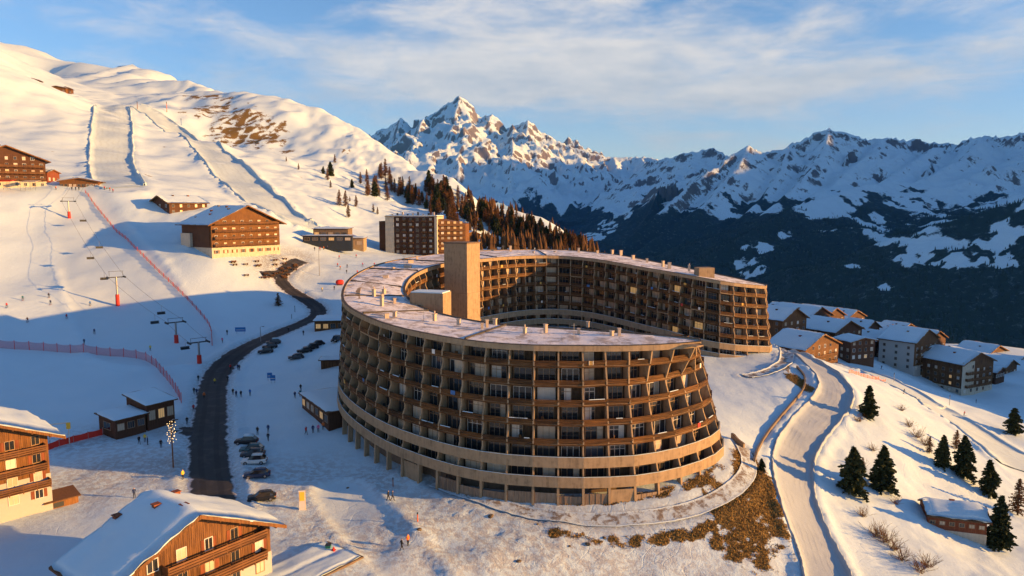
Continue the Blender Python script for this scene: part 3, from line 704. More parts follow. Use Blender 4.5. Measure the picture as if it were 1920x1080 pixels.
def mountain_material(name, rock_lo, rock_hi, bias):
    t = NT(name); v = t.pos(); fo = t.attr('forest'); st = t.attr('steep')
    n = t.noise(v, .0035, 9, .68, .2); nf = t.noise(v, .02, 7, .7)
    vert = t.mth('ADD', t.mth('MULTIPLY', t.noise(t.pos((1, 1, .4)), .030, 8, .78), .6), t.mth('MULTIPLY', t.noise(t.pos((1, 1, .5)), .006, 6, .7), .4))
    ro = t.rng(t.mth('ADD', st, t.mth('MULTIPLY', t.mth('SUBTRACT', vert, .5), 3.6)), bias, bias+.22)
    rock = t.mix(nf, rock_lo, rock_hi)
    c = t.mix(ro, t.mix(n, (.56, .70, .77), (.65, .79, .85)), rock)
    fe = t.rng(t.mth('ADD', fo, t.mth('MULTIPLY', t.mth('SUBTRACT', t.noise(v, .016, 9, .78), .5), 1.7)), .40, .60)
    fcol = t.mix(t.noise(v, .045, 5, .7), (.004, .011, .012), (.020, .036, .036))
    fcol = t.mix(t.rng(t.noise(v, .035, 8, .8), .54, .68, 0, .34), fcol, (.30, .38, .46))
    c = t.mix(fe, c, fcol)
    t.set(col=c, rough=.85, spec=.1, normal=t.bump(t.mth('ADD', vert, nf), .55, 14.0)); return t.m
M_mass = mountain_material('alpine_rock_and_snow', (.075, .068, .065), (.25, .215, .195), 1.5)
M_rng = mountain_material('snowy_range', (.060, .058, .058), (.19, .17, .155), 1.0)
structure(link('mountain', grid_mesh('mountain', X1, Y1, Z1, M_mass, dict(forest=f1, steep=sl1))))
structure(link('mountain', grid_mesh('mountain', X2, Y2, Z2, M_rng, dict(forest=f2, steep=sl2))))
# high range added out of view on the right to keep sun off the valley
gx3 = np.arange(4300, 15000, 110.0); gy3 = np.arange(-1500, 9500, 110.0); X3, Y3 = np.meshgrid(gx3, gy3)
side_l = [([(1,1,1)], 0, 1, 0)]
def side_height(x, y):
    # crest running along y = 2000..7500 at x ~ 9500, and a lower foot towards the valley
    t = np.clip((y-300)/900, 0, 1)*np.clip((9800-y)/900, 0, 1); crest = 9600+fbm(y/1500, y*0, 3, 201)*500
    z = -250 + t*2300*np.exp(-np.abs(x-crest)/2300)*(1+.12*fbm(x/1500, y/1500, 4, 203))
    return z + (ridged(x/1500, y/1500, 6, 205)-1)*260*t
Z3 = side_height(X3, Y3)
structure(link('mountain', grid_mesh('mountain', X3, Y3, Z3, M_rng, dict(forest=sstep(300, 0, Z3), steep=slope_of(Z3, gx3, gy3)))))
# unseen hill added beyond the right edge, placed to shade the lower village
gx4 = np.arange(240, 560, 5.0); gy4 = np.arange(60, 470, 5.0); X4, Y4 = np.meshgrid(gx4, gy4)
Z4 = -75 + 140*np.exp(-((X4-390)/66)**2-((Y4-262)/78)**2)+fbm(X4/30, Y4/30, 4, 9)*3
structure(link('hill', grid_mesh('hill', X4, Y4, Z4, M_ground)))

# valley forest: thousands of far conifers that read as one mass
def cones(name, px_, py_, pz_, h, r, mat, sides=5, label=None):
    n = len(px_); ang = np.arange(sides)*2*np.pi/sides
    rot = np.random.RandomState(3).rand(n)*6.28
    V = np.zeros((n, sides*2+2, 3)); 
    for k, (zb, zt, rr) in enumerate(((.05, .62, 1.0), (.40, 1.0, .66))):
        o = k*(sides+1)
        V[:,o:o+sides,0] = px_[:,None]+np.cos(ang[None]+rot[:,None])*r[:,None]*rr; V[:,o:o+sides,1] = py_[:,None]+np.sin(ang[None]+rot[:,None])*r[:,None]*rr
        V[:,o:o+sides,2] = (pz_+h*zb)[:,None]; V[:,o+sides,0] = px_; V[:,o+sides,1] = py_; V[:,o+sides,2] = pz_+h*zt
    F = []
    for k in range(2):
        o = k*(sides+1)
        for i in range(sides): F.append((o+i, o+(i+1) % sides, o+sides))
    F = np.array(F); Q = (F[None]+(np.arange(n)*(sides*2+2))[:,None,None]).reshape(-1, 3)
    me = raw_mesh(bpy.data.meshes.new(name), V.reshape(-1, 3), Q, mat, None, False)
    return link(name, me)
def conifer_mat(name, lo, hi, scale):
    t = NT(name); n = t.noise(t.pos(), scale, 3); t.set(col=t.mix(n, lo, hi), rough=.9, spec=.1); return t.m
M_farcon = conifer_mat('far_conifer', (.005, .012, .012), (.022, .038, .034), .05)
rs = np.random.RandomState(5)
n = 60000; tx = rs.uniform(-200, 3600, n); ty = 700+3900*rs.rand(n)**.9
ii = np.clip(((tx-gx2[0])/24).astype(int), 0, len(gx2)-1); jj = np.clip(np.searchsorted(gy2, ty)-1, 0, len(gy2)-1)
tz = bil2 = Z2[jj, ii]
ppx, ppy = to_px(tx, ty, tz)
ok = (f2[jj, ii] > .5+.2*rs.rand(n)) & (ppx > 1050) & (ppx < 2100) & (ppy < 640)
tx, ty, tz = tx[ok][:26000], ty[ok][:26000], tz[ok][:26000]
hh = rs.uniform(10, 20, len(tx)); 
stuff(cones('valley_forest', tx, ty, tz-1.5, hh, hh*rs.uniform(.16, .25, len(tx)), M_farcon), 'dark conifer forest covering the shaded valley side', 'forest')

# ================================================================== THE HORSESHOE APARTMENT BUILDING
OUT_C = [(1313,642,113),(1240,648,111),(1160,650,110),(1100,650,109.8),(982,649,110),(890,642,112),(805,628,116),(732,612,121.5),(687,595,128),(652,576,136),(641,560,142.5),(645,540,152),(657,522,163),(682,507,176),(707,497,187),(740,489,199),(795,480,214),(850,475,226),(900,471,235),(957,469,243),(1020,468,247),(1095,471,246),(1160,478,241),(1235,493,232),(1305,507,222),(1370,520,213),(1437,535,204.5)]
IN_C = [(1435,537,202.5),(1395,534,198.5),(1350,528,196.5),(1300,518.5,200),(1260,511,206),(1210,503,213),(1135,489,223),(1097,484,226.5),(1045,480,228.5),(995,480,225.5),(945,482.5,218),(899,487,209),(857,491,199),(832,495,192),(807,501,184.5),(782,511,176),(765,523,168),(756,540,158.5),(757,550,153.5),(768,566,147.5),(800,582,142),(842,594,137.3),(895,604,133),(932,609.5,130),(1020,615,127),(1085,619,125),(1160,624,122.5),(1235,629.5,119.5),(1311,637,114.6)]
def arc_resample(p, step, phase0=True):
    p = smooth_path(p, 2); s = np.r_[0, np.cumsum(np.linalg.norm(np.diff(p[:,:2], axis=0), axis=1))]
    n = max(2, int(round(s[-1]/step))); t = np.linspace(0, s[-1], n+1)
    return np.stack([np.interp(t, s, p[:,k]) for k in range(3)], 1)
BAY = 3.85
oc = arc_resample([tuple(P(*q)) for q in OUT_C], BAY); ic = arc_resample([tuple(P(*q)) for q in IN_C], BAY)
def normals(c, sgn):
    g = np.gradient(c[:,:2], axis=0); g /= np.linalg.norm(g, axis=1)[:,None]
    return np.c_[g[:,1], -g[:,0]]*sgn
# outline runs clockwise seen from above (near tip -> left -> back -> far tip -> courtyard -> near tip)
no = normals(oc, 1); ni = normals(ic, 1)
cen = oc[:,:2].mean(0)
if ((oc[10,:2]-np.array([5., 165.])) @ no[10]) < 0: no = -no; ni = -ni
def fan(a, b, k):
    t0 = math.atan2(a[1], a[0]); t1 = math.atan2(b[1], b[0])
    d = (t1-t0) % (2*math.pi)
    if d > math.pi: d -= 2*math.pi
    return [np.array([math.cos(t0+d*i/(k+1)), math.sin(t0+d*i/(k+1))]) for i in range(1, k+1)]
DEEP = 1.9
nodes = []      # (roof xyz, normal, flare, kind)
NO = len(oc)
for i in range(NO):
    t = i/(NO-1); f = 1.7
    f = lerp(3.2, f, sstep(7, 16, i)) if i < 16 else f
    if i > NO-8: f = lerp(1.7, 3.2, (i-(NO-8))/7)
    nodes.append((oc[i], no[i], f, 'o'))
for v in fan(no[-1], ni[0], 4): nodes.append(((oc[-1]+ic[0])/2, v, 3.0, 't'))
NI = len(ic)
for i in range(NI):
    f = .9
    if i < 8: f = lerp(3.2, .9, i/8)
    if i > NI-8: f = lerp(.9, 3.7, (i-(NI-8))/7)
    nodes.append((ic[i], ni[i], f, 'i'))
for v in fan(ni[-1], no[0], 5)[::1]: nodes.append(((ic[-1]+oc[0])/2, v, 3.7, 't'))
# facade lines: at the top they leave the roof's overhanging tip, at the ground they swing out into a wide rounded nose
top_xy = [np.array(r_[:2]) for r_, _, _, _ in nodes]; base_xy = [np.array([r_[0]+n_[0]*f_, r_[1]+n_[1]*f_]) for r_, n_, f_, _ in nodes]
NNt = len(nodes)
NOSE = {7:((3.4,109.9),(3.2,106.9)), 6:((7.2,109.8),(7.1,106.4)), 5:((11,109.8),(11,106.2)), 4:((14.8,109.9),(15.1,106.4)), 3:((18.3,110.5),(19.3,107.1)), 2:((21.4,112.0),(23.4,108.6)), 1:((24.8,114.0),(27.6,110.8)), 0:((27.9,116.4),(31.4,113.4)),
        -1:((30.8,119.2),(34.7,116.6)), -2:((33.2,122.7),(37.2,120.4)), -3:((34.2,126.4),(38.6,124.8)), -4:((32.6,129.4),(37.6,129.4)), -5:((29.0,131.0),(34.0,132.6)), -6:((23.3,129.8),(28.5,133.0)), -7:((19.8,129.0),(24.5,132.6)), -8:((16.3,128.0),(20.5,131.5)), -9:((12.8,127.2),(16.5,130.0)), -10:((9.2,126.9),(12.0,128.8))}
for q_, (t_, b_) in NOSE.items(): top_xy[q_] = np.array(t_); base_xy[q_] = np.array(b_)
bx = np.array(base_xy)*.6+np.array(top_xy)*.4; tt = np.roll(bx, -1, 0)-np.roll(bx, 1, 0); tt /= np.linalg.norm(tt, axis=1)[:,None]+1e-9
nn_ = np.c_[tt[:,1], -tt[:,0]]; nn_ *= np.sign((nn_*np.array([n_ for _, n_, _, _ in nodes])).sum(1).sum())
rz_a = [float(r_[2]) for r_, _, _, _ in nodes]
for q_ in range(-10, 1): rz_a[q_] = 22.75
NOSED = [i < 5 or i > NNt-11 for i in range(NNt)]; roof_xy = [np.array(r_[:2]) for r_, _, _, _ in nodes]
nodes = [(np.array([top_xy[i][0], top_xy[i][1], rz_a[i]]), (nn_[i] if (i < 8 or i > NNt-11 or k_ == 't') else n_), base_xy[i], k_) for i, (r_, n_, f_, k_) in enumerate(nodes)]
NN = len(nodes); LV = 8; HS = 2.98
def fp(i, k, off=0.0, dz=0.0):
    """facade point at node i, k storeys below the roof, off metres outward"""
    r, nv, f, _ = nodes[i % NN]; s = k/LV
    e = s**1.05
    if NOSED[i % NN]:
        q = roof_xy[i % NN]; T = (r[0], r[1]); Bq = (f[0], f[1])
        if k < 2: w_ = k*.5*(.9 if k < 1 else .95); x, y = lerp(q[0]-.5, T[0], w_), lerp(q[1], T[1], w_)
        else: w_ = (k-2)/6; x, y = lerp(T[0], Bq[0], w_), lerp(T[1], Bq[1], w_)
        return Vector((x+nv[0]*off, y+nv[1]*off, r[2]-k*HS+dz))
    return Vector((lerp(r[0], f[0], e)+nv[0]*off, lerp(r[1], f[1], e)+nv[1]*off, r[2]-k*HS+dz))
bld = empty('apartment_building', (5, 160, 0))
tag(bld, 'huge curved horseshoe apartment building with stacked wooden balconies and snowy roof', 'building')
def bb(mb, name, mats, parent=None):
    """build in world coordinates under a parent whose origin is not the world's"""
    o = mb.build(name, mats, parent or bld)
    p = o.parent; off = Vector((0,0,0))
    while p is not None: off = off + p.location; p = p.parent
    o.location = -off
    return o
def ring_band(k0, o0, z0, k1, o1, z1, thick, skip=None):
    """a closed band round the building between two facade lines"""
    m = MB()
    for i in range(NN):
        if skip and skip(i): continue
        a0 = fp(i, k0, o0, z0); b0 = fp(i+1, k0, o0, z0); a1 = fp(i, k1, o1, z1); b1 = fp(i+1, k1, o1, z1)
        c0 = fp(i, k0, o0-thick, z0); d0 = fp(i+1, k0, o0-thick, z0); c1 = fp(i, k1, o1-thick, z1); d1 = fp(i+1, k1, o1-thick, z1)
        m.quad(a1, b1, b0, a0); m.quad(d1, c1, c0, d0); m.quad(a0, b0, d0, c0); m.quad(c1, d1, b1, a1)
    return m
def is_tip(i): return nodes[i % NN][3] == 't' or nodes[(i+1) % NN][3] == 't'
# roof: snow sheet with a drifted surface, fascia, dark kerb
def off_loop(o, z=0.0):
    L = []
    for c, nv in ((oc, no), (ic, ni)):
        for a, b in zip(c, nv): L.append(Vector((a[0]+b[0]*o, a[1]+b[1]*o, a[2]+z)))
    return L
def loop_band(o, z0, z1, thick):
    A0, A1, B0, B1 = off_loop(o, z1), off_loop(o, z0), off_loop(o-thick, z1), off_loop(o-thick, z0); m = MB(); n = len(A0)
    for i in range(n):
        j = (i+1) % n
        m.quad(A0[i], A0[j], A1[j], A1[i]); m.quad(B0[j], B0[i], B1[i], B1[j]); m.quad(A1[i], A1[j], B1[j], B1[i]); m.quad(B0[i], B0[j], A0[j], A0[i])
    return m
poly = off_loop(.05)
tess = tessellate_polygon([poly])
rm = MB()
for t in tess: rm.poly([poly[j] for j in t])
import bmesh
bm = bmesh.new()
vv = [bm.verts.new(p) for p in poly]
for t in tess:
    try: bm.faces.new([vv[j] for j in t])
    except ValueError: pass
bmesh.ops.recalc_face_normals(bm, faces=bm.faces)
if sum(f.normal.z*f.calc_area() for f in bm.faces) < 0: bmesh.ops.reverse_faces(bm, faces=bm.faces)
for _ in range(4):
    long_e = [e for e in bm.edges if e.calc_length() > 3.0]
    bmesh.ops.subdivide_edges(bm, edges=long_e, cuts=1); bmesh.ops.triangulate(bm, faces=bm.faces)
bm.verts.ensure_lookup_table()
vx = np.array([v.co.x for v in bm.verts]); vy = np.array([v.co.y for v in bm.verts]); edge_v = np.array([v.is_boundary for v in bm.verts])
dz = np.where(edge_v, 0, .10+.16*np.abs(fbm(vx/6, vy/6, 3, 301)))
for v, q in zip(bm.verts, dz): v.co.z += float(q)
for f in bm.faces: f.smooth = True
me = bpy.data.meshes.new('roof'); bm.to_mesh(me); bm.free()
def roof_snow():
    t = NT('trodden_roof_snow'); v = t.pos(); n = t.noise(v, .35, 7, .68, .5); f = t.noise(v, 2.2, 5, .65)
    lines = t.noise(t.pos((.5, .05, .5)), 1.0, 4, .6)
    c = t.mix(t.noise(v, .1, 3), (.66, .66, .68), (.80, .80, .82))
    c = t.mix(t.rng(t.mth('ADD', n, t.mth('MULTIPLY', lines, .25)), .58, .74, 0, .8), c, t.mix(f, (.20, .165, .14), (.36, .30, .26)))
    t.set(col=c, rough=.75, spec=.15, normal=t.bump(t.mth('ADD', n, f), .5, .12)); return t.m
me.materials.append(roof_snow())
o = link('roof', me, bld); o.location = -bld.location
bb(loop_band(.30, .16, -.72, .42), 'roof_fascia', M_conc)
bb(ring_band(0, .0, -.10, 0, .0, -.30, DEEP+1.5), 'floor_slab', M_conc)
bb(loop_band(.34, .24, .17, .5), 'roof_kerb', M_asph_roof)
# storey slabs, rear walls
for k in range(1, LV):
    bb(ring_band(k, .02, .0, k, .02, -.24, DEEP+.1), 'floor_slab', M_conc)
def backline(i, k, z):
    a = fp(i, k, -DEEP, z); return a
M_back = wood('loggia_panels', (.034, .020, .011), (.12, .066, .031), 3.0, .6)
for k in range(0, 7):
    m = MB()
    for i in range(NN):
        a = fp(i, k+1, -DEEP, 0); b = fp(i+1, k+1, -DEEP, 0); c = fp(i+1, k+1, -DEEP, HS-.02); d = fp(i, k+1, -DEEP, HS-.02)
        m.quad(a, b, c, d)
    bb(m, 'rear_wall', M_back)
# which bays show from the camera: nearest first
def shown(i):
    a = fp(i, 4); b = fp(i+1, 4); mid = (a+b)/2; nv = Vector(((b-a).y, -(b-a).x, 0)); out = Vector((*nodes[i % NN][1], 0))
    if nv.dot(out) < 0: nv = -nv
    return nv.dot(Vector((0,0,0))-Vector((mid.x, mid.y, 0))) > -4 and not (nodes[i % NN][3] == 'i' and mid.y < 141 and mid.x > -18) 
bays = sorted([i for i in range(NN) if shown(i)], key=lambda i: fp(i, 4).length)
hidden = [i for i in range(NN) if i not in set(bays)]
print('bays', NN, len(bays))
brng = random.Random(11)
def fin_mesh(m, i, k):
    """partition wall at node i on storey k: a curved concrete blade"""
    r, nv, f, _ = nodes[i % NN]; n3 = Vector((nv[0], nv[1], 0)); t3 = Vector((-nv[1], nv[0], 0))
    w = .12; bot = fp(i, k+1); top = fp(i, k)
    prof = []
    for s, dpt in ((0, 1.06), (.35, 1.06), (.60, 1.02), (.85, 1.0), (1.0, 1.02)) if NOSED[i % NN] else ((0, 1.08), (.32, 1.08), (.46, 1.01), (.66, .89), (.88, .91), (1.0, 1.0)):
        base = bot.lerp(top, s) ; prof.append((base - n3*(DEEP*(1-dpt)), s))
    zt = HS-.24
    pts = []
    for p, s in prof: q = p.copy(); q.z = bot.z + s*zt; pts.append(q)
    bk0 = bot - n3*DEEP; bk1 = bk0.copy(); bk1.z = bot.z+zt
    pl = [bk0] + pts + [bk1]
    m.prism([q - t3*w for q in pl], t3*(2*w))
def rail_mesh(m, i, k, rr):
    """balcony front of rough horizontal boards, bay i, floor k"""
    a = fp(i, k, .06); b = fp(i+1, k, .06); e = b-a; e.z = 0
    n0 = Vector((*nodes[i % NN][1], 0)); n1 = Vector((*nodes[(i+1) % NN][1], 0))
    for j, (z0, z1) in enumerate(((-.27, -.05), (.0, .20), (.24, .42), (.46, .64), (.68, .78))):
        o = rr.uniform(-.05, .06); s0 = rr.uniform(-.035, .035); th = .07 if j < 4 else .14
        A = a+n0*o; B = b+n1*o; up = Vector((0,0,1))
        p = [A+up*(z0+s0), B+up*(z0-s0), B-n1*th+up*(z0-s0), A-n0*th+up*(z0+s0)]
        q = [A+up*(z1+s0), B+up*(z1-s0), B-n1*th+up*(z1-s0), A-n0*th+up*(z1+s0)]
        m.hexa(p+q)
PANES = [M_glass]*22 + [M_glass_b]*4 + [M_curtain]*9 + [M_curtain_w]*5 + [M_lit]
def window_build(i, k, single):
    a = fp(i, k+1, -DEEP+.03); b = fp(i+1, k+1, -DEEP+.03); L = (b-a); L.z = 0; w = L.length
    if w < 1.6: return
    ex = L.normalized(); n3 = (Vector((*nodes[i % NN][1], 0))+Vector((*nodes[(i+1) % NN][1], 0))).normalized(); zz = Vector((0,0,1))
    zs = (b.z-a.z)/w
    style = brng.random(); x0 = .45 if style < .6 else w*.18; x1 = w-.45 if style < .6 else w*.86
    if style > .85: x0, x1 = w*.45, w-.35
    z0, z1 = .08, 2.22
    def pt(x, z, n): return a+ex*x+zz*(z+zs*x)+n3*n
    fm = MB(); nm = 3 if x1-x0 > 2 else 2
    for xx in [x0]+[lerp(x0, x1, j/nm) for j in range(1, nm)]+[x1-.07]:
        fm.hexa([pt(xx, z0, .0), pt(xx+.07, z0, 0), pt(xx+.07, z0, .08), pt(xx, z0, .08), pt(xx, z1, 0), pt(xx+.07, z1, 0), pt(xx+.07, z1, .08), pt(xx, z1, .08)])
    for z in (z0-.05, z1, 1.62):
        if z == 1.62 and style < .5: continue
        fm.hexa([pt(x0, z, .0), pt(x1, z, 0), pt(x1, z, .085), pt(x0, z, .085), pt(x0, z+.07, 0), pt(x1, z+.07, 0), pt(x1, z+.07, .085), pt(x0, z+.07, .085)])
    gm = MB(); mt = brng.choice(PANES)
    gm.quad(pt(x0, z0, .03), pt(x1, z0, .03), pt(x1, z1, .03), pt(x0, z1, .03))
    if mt in (M_curtain, M_curtain_w) and brng.random() < .6:
        xc = lerp(x0, x1, brng.choice((.33, .5, .67))); gm = MB()
        gm.quad(pt(x0, z0, .03), pt(xc, z0, .03), pt(xc, z1, .03), pt(x0, z1, .03), 1); gm.quad(pt(xc, z0, .03), pt(x1, z0, .03), pt(x1, z1, .03), pt(xc, z1, .03), 0)
        mt = [M_glass, mt] if brng.random() < .6 else [mt, M_glass]
    return fm, gm, mt
WOODK = (1, 2, 3, 4, 5)
nw = nf_ = nr = 0
rest_f = MB(); rest_r = MB(); rest_w = MB(); rest_g = MB()
for i in bays:
    for k in range(0, 7):
        if nf_ < 300: m = MB(); fin_mesh(m, i, k); bb(m, 'partition_wall', M_conc); nf_ += 1
        else: fin_mesh(rest_f, i, k)
        if k+1 in WOODK:
            if nr < 300: m = MB(); rail_mesh(m, i, k+1, brng); bb(m, 'balcony_front', M_balc); nr += 1
            else: rail_mesh(rest_r, i, k+1, brng)
        wb = window_build(i, k, True)
        if wb:
            fm, gm, mt = wb
            if nw < 300:
                fo = bb(fm, 'window', M_frame if brng.random() < .7 else M_frame_w); pn = gm.build('pane', mt, fo); nw += 1
            else:
                rest_w.v, rest_w.f, rest_w.m = rest_w.v+fm.v, rest_w.f+[tuple(j+len(rest_w.v) for j in f) for f in fm.f], rest_w.m+fm.m
                mts = mt if isinstance(mt, list) else [mt]
                for f, q in zip(gm.f, gm.m): rest_g.poly([gm.v[j] for j in f], 0 if mts[q] in (M_glass, M_glass_b) else (2 if mts[q] == M_lit else 1))
for i in hidden:
    for k in range(0, 7):
        fin_mesh(rest_f, i, k)
        if k+1 in WOODK: rail_mesh(rest_r, i, k+1, brng)
stuff(bb(rest_f, 'partition_wall', M_conc)); stuff(bb(rest_r, 'balcony_front', M_balc))
if rest_w.v: stuff(bb(rest_w, 'window', M_frame)); stuff(bb(rest_g, 'pane', [M_glass, M_curtain, M_lit]))
# two solid concrete parapet bands low down, with a steel handrail
for k in (6, 7):
    bb(ring_band(k, .10, 1.05, k, .16, -.62, .22), 'concrete_parapet', M_conc)
    bb(ring_band(k, .085, 1.11, k, .085, 1.055, .19), 'ledge_snow', M_snow_roof)
    bb(ring_band(k, .06, 1.20, k, .06, 1.15, .06), 'handrail', M_dark)
# ground storey: columns at the bay lines, garage fronts and recessed walls between them
for n_, i in enumerate(bays + hidden):
    r, nv, f, _ = nodes[i % NN]; n3 = Vector((nv[0], nv[1], 0)); t3 = Vector((-nv[1], nv[0], 0))
    top = fp(i, 7, -.05, -.24); bot = fp(i, 8, -.05, -3.0)
    m = MB(); w = .19
    m.hexa([bot-t3*w-n3*.9, bot+t3*w-n3*.9, bot+t3*w, bot-t3*w, top-t3*w-n3*.9, top+t3*w-n3*.9, top+t3*w, top-t3*w]); 
    if n_ < 60: bb(m, 'column', M_conc)
    else:
        if n_ == 60: colrest = MB()
        colrest.v, colrest.f, colrest.m = colrest.v+m.v, colrest.f+[tuple(j+len(colrest.v) for j in f) for f in m.f], colrest.m+m.m
stuff(bb(colrest, 'column', M_conc))
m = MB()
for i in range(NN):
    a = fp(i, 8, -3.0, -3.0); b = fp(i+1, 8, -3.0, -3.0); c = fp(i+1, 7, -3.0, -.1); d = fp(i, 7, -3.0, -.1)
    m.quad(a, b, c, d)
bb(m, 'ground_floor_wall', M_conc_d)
M_garage = wood('garage_boards', (.16, .115, .08), (.32, .24, .17), 5.0, .6)
grb = random.Random(5)
for n_, i in enumerate([b for b in bays if fp(b, 8).y < 135 or fp(b, 8).x > 45][:44]):
    a = fp(i, 8, -.55, -2.2); b = fp(i+1, 8, -.55, -2.2)
    if (b-a).length < 2: continue
    e = (b-a); n3 = Vector((*nodes[i % NN][1], 0)); z = Vector((0,0,1)); st = grb.random()
    px_, py_ = to_px(np.array([a.x]), np.array([a.y]), np.array([a.z]))
    if px_[0] < 760 or 805 < px_[0] < 850: continue          # open undercroft on the left, dark entrance
    hgt = 4.15 if st < .35 else (3.55 if st < .75 else 3.1)
    A = a+e*.06; B = a+e*.94
    m = MB(); m.hexa([A-n3*.12, B-n3*.12, B, A, A-n3*.12+z*hgt, B-n3*.12+z*hgt, B+z*hgt, A+z*hgt])
    po = bb(m, 'infill_panel', M_garage if st >= .35 else M_conc)
    if st >= .35:
        for j in range(1, 4):
            q = A.lerp(B, j/4); mm = MB(); ex = e.normalized()*.05
            mm.hexa([q-ex, q+ex, q+ex+n3*.05, q-ex+n3*.05, q-ex+z*hgt, q+ex+z*hgt, q+ex+n3*.05+z*hgt, q-ex+n3*.05+z*hgt]); bb(mm, 'batten', M_frame, po)
# concrete stair tower, stair block on the roof, block on the far arm
def block(name, corners, z0, z1, mat, cap=None, par=None):
    m = MB(); m.hexa([(*c, z0) for c in corners]+[(*c, z1) for c in corners]); o = bb(m, name, mat, par)
    return o
def rect(cx, cy, w, d, rz):
    c, s = math.cos(rz), math.sin(rz)
    return [(cx+c*x-s*y, cy+s*x+c*y) for x, y in ((-w/2,-d/2), (w/2,-d/2), (w/2,d/2), (-w/2,d/2))]
tw = P(880, 500, 182); zt = P(880, 457, 182).z
tower = block('stair_tower', rect(tw.x-2.0, 184.5, 7.0, 6.0, R(-30)), 2, zt, M_conc)
for q in (.33, .62): block('pour_joint', rect(tw.x-2.0, 184.5, 7.04, 6.04, R(-30)), lerp(2, zt, q), lerp(2, zt, q)+.06, M_conc_d, par=tower)
block('tower_cap', rect(tw.x-2.0, 184.5, 7.3, 6.3, R(-30)), zt, zt+.35, M_conc_d, par=tower)
sb = P(805, 575, 144); zb = P(805, 552, 144).z
sblk = block('stair_block', rect(sb.x, 146.5, 7.2, 4.6, R(-16)), sb.z-4, zb+.2, M_conc)
block('block_snow', rect(sb.x, 146.5, 6.9, 4.3, R(-16)), zb+.2, zb+.42, M_snow_roof, par=sblk)
rb = P(1322, 520, 203); block('roof_block', rect(rb.x, 204, 4.6, 3.6, R(8)), rb.z-6, P(1322, 502, 203).z, M_conc)
# vents and chimneys on the roof
VENTS = [(1023,622,16,5),(984,623,10,4),(913,612,14,5),(860,608,11,6),(904,614,9,4),(928,608,12,6),(1085,624,9,4),(1147,628,9,5),(1161,628,14,5),(1102,612,10,4),(815,600,13,4),(740,592,9,6),(725,595,8,8),(723,518,10,10),(720,541,11,5),(701,552,15,5),(717,559,10,4),(716,572,16,5),(740,568,10,5),(770,496,9,10),(782,490,10,4),(738,506,6,4),(765,505,8,14),(957,474,14,4),(1085,478,12,4),(1148,482,10,4),(1164,483,12,5),(1187,487,10,5),(1213,493,9,4),(1243,500,12,4),(1255,503,12,6),(1292,508,12,4),(1305,512,10,4),(1000,474,7,4),(1040,474,6,4),(1120,480,7,4)]
vrng = random.Random(2)
def roof_z(x, y):
    d = np.hypot(oc[:,0]-x, oc[:,1]-y); w_ = 1/(d**2+1); d2 = np.hypot(ic[:,0]-x, ic[:,1]-y); w2 = 1/(d2**2+1)
    return float((oc[:,2]@w_ + ic[:,2]@w2)/(w_.sum()+w2.sum()))
for px, py, h, w in VENTS:
    z = 24.0
    for _ in range(8):
        a = (px-960)/FPX; b = (540-py)/FPX; dy = math.cos(PITCH)+b*math.sin(PITCH); dzz = -math.sin(PITCH)+b*math.cos(PITCH)
        t = (z-ZC)/dzz; x, y = a*t, dy*t; z = roof_z(x, y)
    s = y/FPX; hh = h*s*.9; ww = max(.45, w*s)
    m = MB(); m.box(-ww/2, ww/2, -.35, .35, -.2, hh-.12); m.box(-ww/2-.08, ww/2+.08, -.42, .42, hh-.12, hh)
    if vrng.random() < .35: m.tube([(0, 0, hh), (0, 0, hh+.5)], .13, 6)
    o = m.build('roof_vent', M_vent, bld); o.location = Vector((x, y, z+.05))-bld.location; o.rotation_euler = (0, 0, vrng.uniform(-.5, .5))

# life on the balconies: snow left on rails, towels, chairs
lrng = random.Random(31); ex_bays = [i for i in bays if fp(i, 3).y < 150 or (nodes[i % NN][3] == 'i')]
CH = MB(); CH.box(-.25, .25, -.25, .25, .40, .46); CH.box(-.25, .25, .20, .26, .46, .95)
for x_ in (-.22, .22):
    for y_ in (-.22, .22): CH.box(x_-.03, x_+.03, y_-.03, y_+.03, 0, .40)
CHM = [CH.mesh('balcony_chair', m_) for m_ in (M_frame_w, M_honey, M_dark)]
TW_M = [plain(n_+'_towel', c_, .9) for n_, c_ in (('white', (.66, .64, .60)), ('red', (.45, .05, .04)), ('blue', (.06, .15, .36)), ('ochre', (.55, .33, .08)))]
for _ in range(150):
    i = lrng.choice(ex_bays); k = lrng.choice(WOODK); a = fp(i, k, .06); b = fp(i+1, k, .06)
    if (b-a).length < 2.2: continue
    e = (b-a).normalized(); n3 = Vector((*nodes[i % NN][1], 0)); z = Vector((0, 0, 1)); L_ = (b-a).length; kind = lrng.random()
    if kind < .45:
        x0 = lrng.uniform(.2, L_*.5); x1 = min(L_-.2, x0+lrng.uniform(.8, 2.6)); A, B = a+e*x0+z*.785, a+e*x1+z*.785; m = MB()
        m.hexa([A-n3*.15, B-n3*.15, B+n3*.04, A+n3*.04, A-n3*.12+z*.07, B-n3*.12+z*.07, B+z*.07, A+z*.07]); bb(m, 'rail_snow', M_snow_roof)
    elif kind < .62:
        x0 = lrng.uniform(.3, L_-1.2); w_ = lrng.uniform(.5, .9); A, B = a+e*x0+n3*.085, a+e*(x0+w_)+n3*.085; m = MB(); hh_ = lrng.uniform(.5, .8)
        m.hexa([A+z*(.80-hh_), B+z*(.80-hh_), B+n3*.02+z*(.80-hh_), A+n3*.02+z*(.80-hh_), A+z*.81, B+z*.81, B+n3*.02+z*.81, A+n3*.02+z*.81]); bb(m, 'towel', lrng.choice(TW_M))
    else:
        p_ = a+e*lrng.uniform(.6, L_-.6)-n3*lrng.uniform(.6, 1.2)+z*.01; o = link('balcony_chair', lrng.choice(CHM), bld, p_-bld.location, lrng.uniform(0, 6.28))

